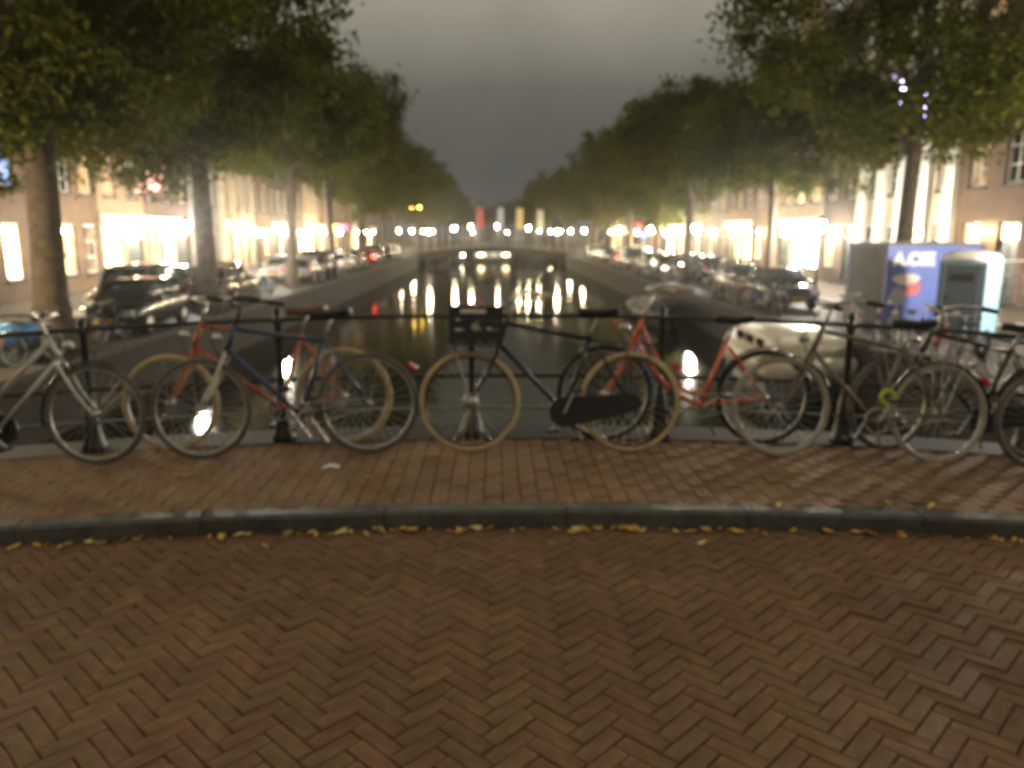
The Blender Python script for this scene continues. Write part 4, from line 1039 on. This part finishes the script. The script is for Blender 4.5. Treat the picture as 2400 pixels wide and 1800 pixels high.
boat('dark boat under a brown tarpaulin moored at the right quay', (7.95, 37.6, WL + 0.1), R(88), 7.0, 2.2, hull_dark, tarp_m)
# a lit canal boat beyond the far bridge, seen through its openings
o = thing('canal_boat', 'long low canal boat with lit windows beyond the far bridge', 'boat', (-1.2, 118, WL))
MB().loft([[(x, -w_, 0.7), (x, -w_ * 0.9, -0.3), (x, w_ * 0.9, -0.3), (x, w_, 0.7)] for x, w_ in ((-4.8, 0.9), (-4.4, 1.4), (4.2, 1.5), (4.8, 1.2))]).build('hull', hull_dark, o)
MB().loft([[(x, -1.2, 0.705), (x, -1.05, 1.35), (x, 1.05, 1.35), (x, 1.2, 0.705)] for x in (-3.8, 3.8)]).build('cabin', white_m, o)
for k, m in enumerate((W_WHT, glass_dark, W_HOT, glass_dark, glass_dark, W_HOT)):
    MB().box((-3.1 + 1.25 * k, -1.16, 1.03), (0.8, 0.04, 0.36)).build('window', m, o)
o.rotation_euler = (0, 0, R(4))

# ------------------------------------------------------------------ container, toilet, fence on the right quay
o = thing('site_container', 'blue site container sprayed with white lettering below the near right elm', 'container', (13.25, 23.0, ST), (0, 0, R(3)))
MB().bx(-1.45, 1.45, 0.0, 2.2, 0.08, 2.42).build('body', container_m, o)
for k in range(9): MB().box((-1.47, 0.13 + 0.245 * k, 1.25), (0.035, 0.12, 2.2)).build('rib', container_side, o)
MB().bx(-1.453, -1.451, 0.0, 2.2, 0.1, 2.4).build('side_panel', container_side, o)
MB().bx(-1.5, 1.5, -0.05, 2.25, 2.425, 2.50).build('roof', container_side, o)
for x in (-1.46, 1.46):
    for y in (-0.01, 2.21): MB().box((x, y, 1.25), (0.09, 0.09, 2.33)).build('corner_post', container_m, o)
fc = bpy.data.curves.new('lettering', 'FONT'); fc.body = 'A.CSE'; fc.size = 0.50; fc.extrude = 0.008; fc.offset = 0.035; fc.align_x = 'LEFT'
tmp = bpy.data.objects.new('lettering', fc); COL.objects.link(tmp)
dg = bpy.context.evaluated_depsgraph_get()
tme = bpy.data.meshes.new_from_object(tmp.evaluated_get(dg)); bpy.data.objects.remove(tmp)
tme.materials.clear(); tme.materials.append(white_m)
link('lettering', tme, o, (-1.30, -0.018, 1.86), (R(90), 0, 0))
def blob(c, pts, m, nm):
    poly = [(c[0] + x, c[1] + z) for x, z in pts]
    MB().prism(poly, -0.016, -0.003).build(nm, m, o)
blob((-0.85, 1.42), [(0.42 * math.cos(t) * (1 + .12 * math.sin(3 * t)), 0.17 * math.sin(t)) for t in [2 * math.pi * k / 20 for k in range(20)]], strip_m, 'paint_patch')
blob((-0.62, 1.14), [(0.24 * math.cos(t) * (1 + .15 * math.sin(2 * t)), 0.22 * math.sin(t)) for t in [2 * math.pi * k / 20 for k in range(20)]], pinkpaint_m, 'paint_patch')
blob((-1.08, 0.92), [(0.28 * math.cos(t) * (1 + .2 * math.sin(4 * t)), 0.26 * math.sin(t)) for t in [2 * math.pi * k / 24 for k in range(24)]], greywhite_m, 'paint_patch')

o = thing('portable_toilet', 'pale blue portable toilet with a white domed roof in front of the blue container', 'toilet', (12.75, 20.4, ST), (0, 0, R(38)))
MB().bx(-0.55, 0.55, -0.55, 0.55, 0.0, 0.14).build('skid', plastic_m, o)
MB().bx(-0.54, 0.54, -0.54, 0.54, 0.145, 2.06).build('cabin', toilet_m, o)
dr = MB().bx(-0.575, -0.543, -0.42, 0.42, 0.2, 1.98).build('door', toilet_shaded, o)
MB().bx(-0.60, -0.576, 0.28, 0.36, 1.0, 1.16).build('handle', plastic_m, dr)
MB().bx(-0.585, -0.576, -0.3, 0.3, 1.55, 1.75).build('vent', plastic_m, dr)
for k in range(5): MB().box((-0.40 + 0.2 * k, -0.55, 1.1), (0.07, 0.03, 1.8)).build('rib', toilet_m, o)
for sx in (-1, 1):
    for sy in (-1, 1): MB().box((sx * 0.53, sy * 0.53, 1.1), (0.07, 0.07, 1.9)).build('corner_post', toilet_shaded if sx < 0 else toilet_m, o)
MB().loft([[(w_ * math.copysign(abs(math.cos(t)) ** 0.5, math.cos(t)), w_ * math.copysign(abs(math.sin(t)) ** 0.5, math.sin(t)), z) for t in [2 * math.pi * (k + 0.5) / 20 for k in range(20)]] for w_, z in ((0.62, 2.065), (0.63, 2.14), (0.56, 2.24), (0.40, 2.31), (0.18, 2.345), (0.03, 2.35))]).build('roof', white_m, o, True)

o = thing('site_fence', 'white tubular site fence beside the portable toilet', 'fence', (14.6, 22.3, ST), (0, 0, R(-8)))
for k in range(3):
    x0 = 2.1 * k
    for x in (x0, x0 + 2.0): MB().tube([(x, 0, 0.05), (x, 0, 2.0)], 0.024, 6).build('post', white_m, o)
    for z in (0.15, 2.0): MB().tube([(x0, 0, z), (x0 + 2.0, 0, z)], 0.024, 6).build('rail', white_m, o)
    w_ = MB()
    for j in range(1, 12): w_.tube([(x0 + 2.0 * j / 12, 0, 0.15), (x0 + 2.0 * j / 12, 0, 2.0)], 0.004, 3, False)
    for j in range(1, 6): w_.tube([(x0, 0.005, 0.15 + 1.85 * j / 6), (x0 + 2.0, 0.005, 0.15 + 1.85 * j / 6)], 0.004, 3, False)
    tag(w_.build('wire_mesh', alloy_m, o), None, kind='stuff')
    MB().bx(x0 - 0.12, x0 + 0.12, -0.3, 0.3, 0.0, 0.13).build('foot', cope_m, o)

# pink sign on a bracket above the fourth house's shop
o = thing('hanging_sign', 'glowing pink sign hanging from a bracket on the left row of houses', 'sign', (-FX, 42.2, ST + 0.12))
MB().tube([(0.0, 0, 6.5), (2.1, 0, 6.5)], 0.04, 6).build('bracket', iron_m, o)
MB().prism([(0.25, 4.8), (2.0, 4.8), (2.0, 6.4), (1.1, 6.1)], -0.08, 0.08).build('sign_box', PINK, o)
for nm, col, st_, x, y, z, w_ in (('red', (1.0, 0.06, 0.05), 9, 1, 97.0, 3.4, 1.6), ('amber', (1.0, 0.55, 0.10), 8, -1, 90.5, 3.2, 2.2), ('green', (0.25, 1.0, 0.45), 7, 1, 78.0, 3.1, 1.2), ('crimson', (1.0, 0.08, 0.25), 7, -1, 98.5, 3.3, 1.0)):
    o = thing('shop_sign', f'small glowing {nm} shop sign far along the {"right" if x > 0 else "left"} row of houses', 'sign', (x * FX, y, ST + 0.12), group='glowing shop signs')
    MB().tube([(0, 0, z + 0.5), (-x * 1.3, 0, z + 0.5)], 0.03, 6).build('bracket', iron_m, o)
    MB().bx(-x * 0.2, -x * (0.2 + w_ * 0.6), -0.08, 0.08, z - 0.35, z + 0.35).build('sign_box', glow('sign_' + nm, col, st_), o)
o = thing('covered_pile', 'low pile under a bright blue tarpaulin at the left frame edge', 'tarpaulin', (-11.0, 17.0, ST), (0, 0, R(8)))
MB().bx(-0.68, 0.68, -0.82, 0.82, 0.02, 0.60).build('crate_stack', mat('dark_green_paint', (0.012, 0.045, 0.035), 0.5, var=0.2), o)
rr = [[(x, -0.9, 0.50), (x, -0.86, z * 0.92), (x, -0.4, z), (x, 0.4, z + 0.02), (x, 0.86, z * 0.92), (x, 0.9, 0.50)] for x, z in ((-0.76, 0.66), (-0.70, 0.78), (-0.2, 0.84), (0.25, 0.79), (0.68, 0.81), (0.76, 0.68))]
MB().loft(rr).build('tarpaulin', mat('blue_tarpaulin', (0.06, 0.26, 0.58), 0.4, var=0.15, vscale=3, bump=0.5, bscale=4), o, True)
# round blue traffic sign on the right quay
o = thing('traffic_sign', 'round blue traffic sign on a post at the right quay', 'sign', (10.9, 56.2, ST))
MB().tube([(0, 0, 0), (0, 0, 2.9)], 0.03, 6).build('post', alloy_m, o)
d_ = MB().lathe((0, -0.04, 2.65), [(0.30, 0.01), (0.30, -0.01)], 20, 'y').build('disc', mat('sign_blue', (0.03, 0.22, 0.75), 0.4), o)
MB().box((0, -0.055, 2.65), (0.10, 0.006, 0.34)).build('arrow', white_m, d_)

# bicycles parked about the quays
bgb = [(12.6, 16.2, 0.25, black_m, dimtyre_m, 'black bicycle standing before the portable toilet'),
       (13.6, 16.6, 0.5, sky_blue_m, dimtyre_m, 'light blue bicycle parked in front of the white site fence'),
       (14.4, 17.2, 0.1, rust_m, dimtyre_m, 'rusty red bicycle parked in front of the white site fence'),
       (11.3, 15.4, 0.9, iron_m, greytyre_m, 'dark bicycle with pale tyres parked by the right quay edge'),
       (10.3, 22.0, 1.45, olive_m, dimtyre_m, 'brown bicycle beside the blue container'),
       (-11.2, 13.6, 1.2, black_m, dimtyre_m, 'black bicycle parked near the left quay edge'),
       (-12.4, 14.6, 0.7, alloy_m, dimtyre_m, 'grey bicycle parked below the thick elm trunk'),
       (9.95, 44.0, 1.5, black_m, dimtyre_m, 'black bicycle against the second right elm')]
for k, (x, y, rz, fm, ty, lb) in enumerate(bgb):
    bicycle(lb, x - 0.55, x + 0.55, y, frame=fm, tyre=ty, z0=ST, lean=3, rotz=rz, style='step' if k % 2 else 'diamond', group='bicycles parked on the quays')

pr = [o for o in S.objects if o.parent is None and o.name.startswith('bicycle') and o.get('group') == 'bicycles parked on the quays']
for k, (x, y) in enumerate(sorted(((9.98, 15.2), (10.1, 16.1), (10.0, 17.0), (10.1, 17.9), (10.0, 18.8), (10.05, 19.7), (10.0, 20.8), (10.1, 26.4), (10.05, 27.2), (-10.0, 16.9), (-10.05, 17.8), (-9.95, 20.3), (-10.0, 29.0), (9.9, 35.0), (9.95, 43.0), (-9.95, 43.6), (9.85, 28.4), (9.85, 30.0), (9.85, 31.6), (9.85, 33.2), (9.85, 46.5), (9.85, 48.4), (9.85, 50.3), (9.85, 52.5), (-9.85, 30.8), (-9.85, 32.4), (-9.85, 34.0), (-9.85, 45.4), (-9.85, 47.2), (-9.85, 49.0), (-9.85, 51.0)), key=lambda q: (q[0] < 0, q[1]))):
    c = copy_tree(pr[k % len(pr)])
    c.location = (x, y, ST); c.rotation_euler = (R(random.uniform(-9, 9)), 0, R(random.choice((90, 270)) + random.uniform(-35, 35)))
    c['label'] = f'dim parked bicycle along the {"right" if x > 0 else "left"} quay edge, {ORD[k if x > 0 else k - 19]} from the near bridge'
# ------------------------------------------------------------------ small things on the ground
LF = []
for m in leafY:
    for q in range(2):
        c = 0.25 + 0.25 * q
        LF.append(MB().add([(-0.035, 0, 0.004), (-0.012, -0.02, 0.002), (0.015, -0.017, 0.006), (0.036, 0.0, 0.012 * c * 2), (0.015, 0.017, 0.006), (-0.012, 0.02, 0.003), (-0.06, 0.003, 0.001)], [(0, 1, 2, 3, 4, 5), (6, 1, 0), (6, 0, 5)]).mesh('fallen_leaf', m))
def leaf(x, y, z, label, group):
    o = link('fallen_leaf', random.choice(LF), None, (x, y, z), (random.uniform(-0.35, 0.35), random.uniform(-0.35, 0.35), random.uniform(0, 6.28)))
    s = random.uniform(0.4, 0.85); o.scale = (s, s, s)
    tag(o, label, 'leaf', group)
spots = []
for x0, x1, n in ((-2.35, -1.75, 14), (-1.6, -1.0, 9), (-1.0, 0.0, 34), (0.05, 0.5, 8), (0.45, 0.95, 26), (0.95, 1.5, 15), (1.5, 2.1, 9), (2.1, 2.95, 14), (-2.9, -2.4, 6), (2.9, 4.2, 10), (-4.5, -2.9, 8)):
    for _ in range(n): spots.append(random.uniform(x0, x1))
for x in spots:
    leaf(x, KY - abs(random.gauss(0.02, 0.022)) - 0.012, hump(x) + random.uniform(0.006, 0.02), 'small yellow leaf lying in the gutter against the kerb', 'yellow leaves along the kerb')
for x, y in ((1.62, 4.12), (2.3, 4.22), (2.55, 4.2), (-1.9, 4.9), (-2.0, 4.8), (0.72, 5.0), (-0.78, 4.62)):
    leaf(x, y, hump(x) + 0.11, 'stray leaf lying on the raised pavement of the bridge', 'leaves on the bridge pavement')
for x, y in ((-1.2, 3.82), (0.3, 3.78), (-0.6, 3.72), (1.1, 3.8)):
    leaf(x, y, hump(x) + 0.008, 'stray leaf on the road just off the gutter', 'leaves on the road')
o = MB().add([(-0.055, -0.02, 0.0), (0.0, -0.03, 0.018), (0.06, -0.015, 0.004), (0.05, 0.025, 0.012), (-0.005, 0.02, 0.025), (-0.05, 0.03, 0.003)], [(0, 1, 4, 5), (1, 2, 3, 4)]).build('paper_scrap', paper_m)
o.location = (-1.06, 4.85, hump(-1.06) + 0.105); tag(o, 'crumpled white paper scrap on the bridge pavement', 'litter')

# ------------------------------------------------------------------ thin mist added to imitate lens glow round the lamps
hz = MB().bx(-165, 165, -90, 430, WL - 2.2, 15.6).build('glow_haze', None); hz['kind'] = 'stuff'
hm = bpy.data.materials.new('glow_haze'); hm.use_nodes = True
hm.node_tree.nodes.clear()
ho = hm.node_tree.nodes.new('ShaderNodeOutputMaterial'); hv = hm.node_tree.nodes.new('ShaderNodeVolumePrincipled')
hv.inputs['Color'].default_value = (0.9, 0.9, 0.88, 1); hv.inputs['Density'].default_value = 0.0006; hv.inputs['Anisotropy'].default_value = 0.93
hm.node_tree.links.new(hv.outputs[0], ho.inputs['Volume'])
hz.data.materials.clear(); hz.data.materials.append(hm)
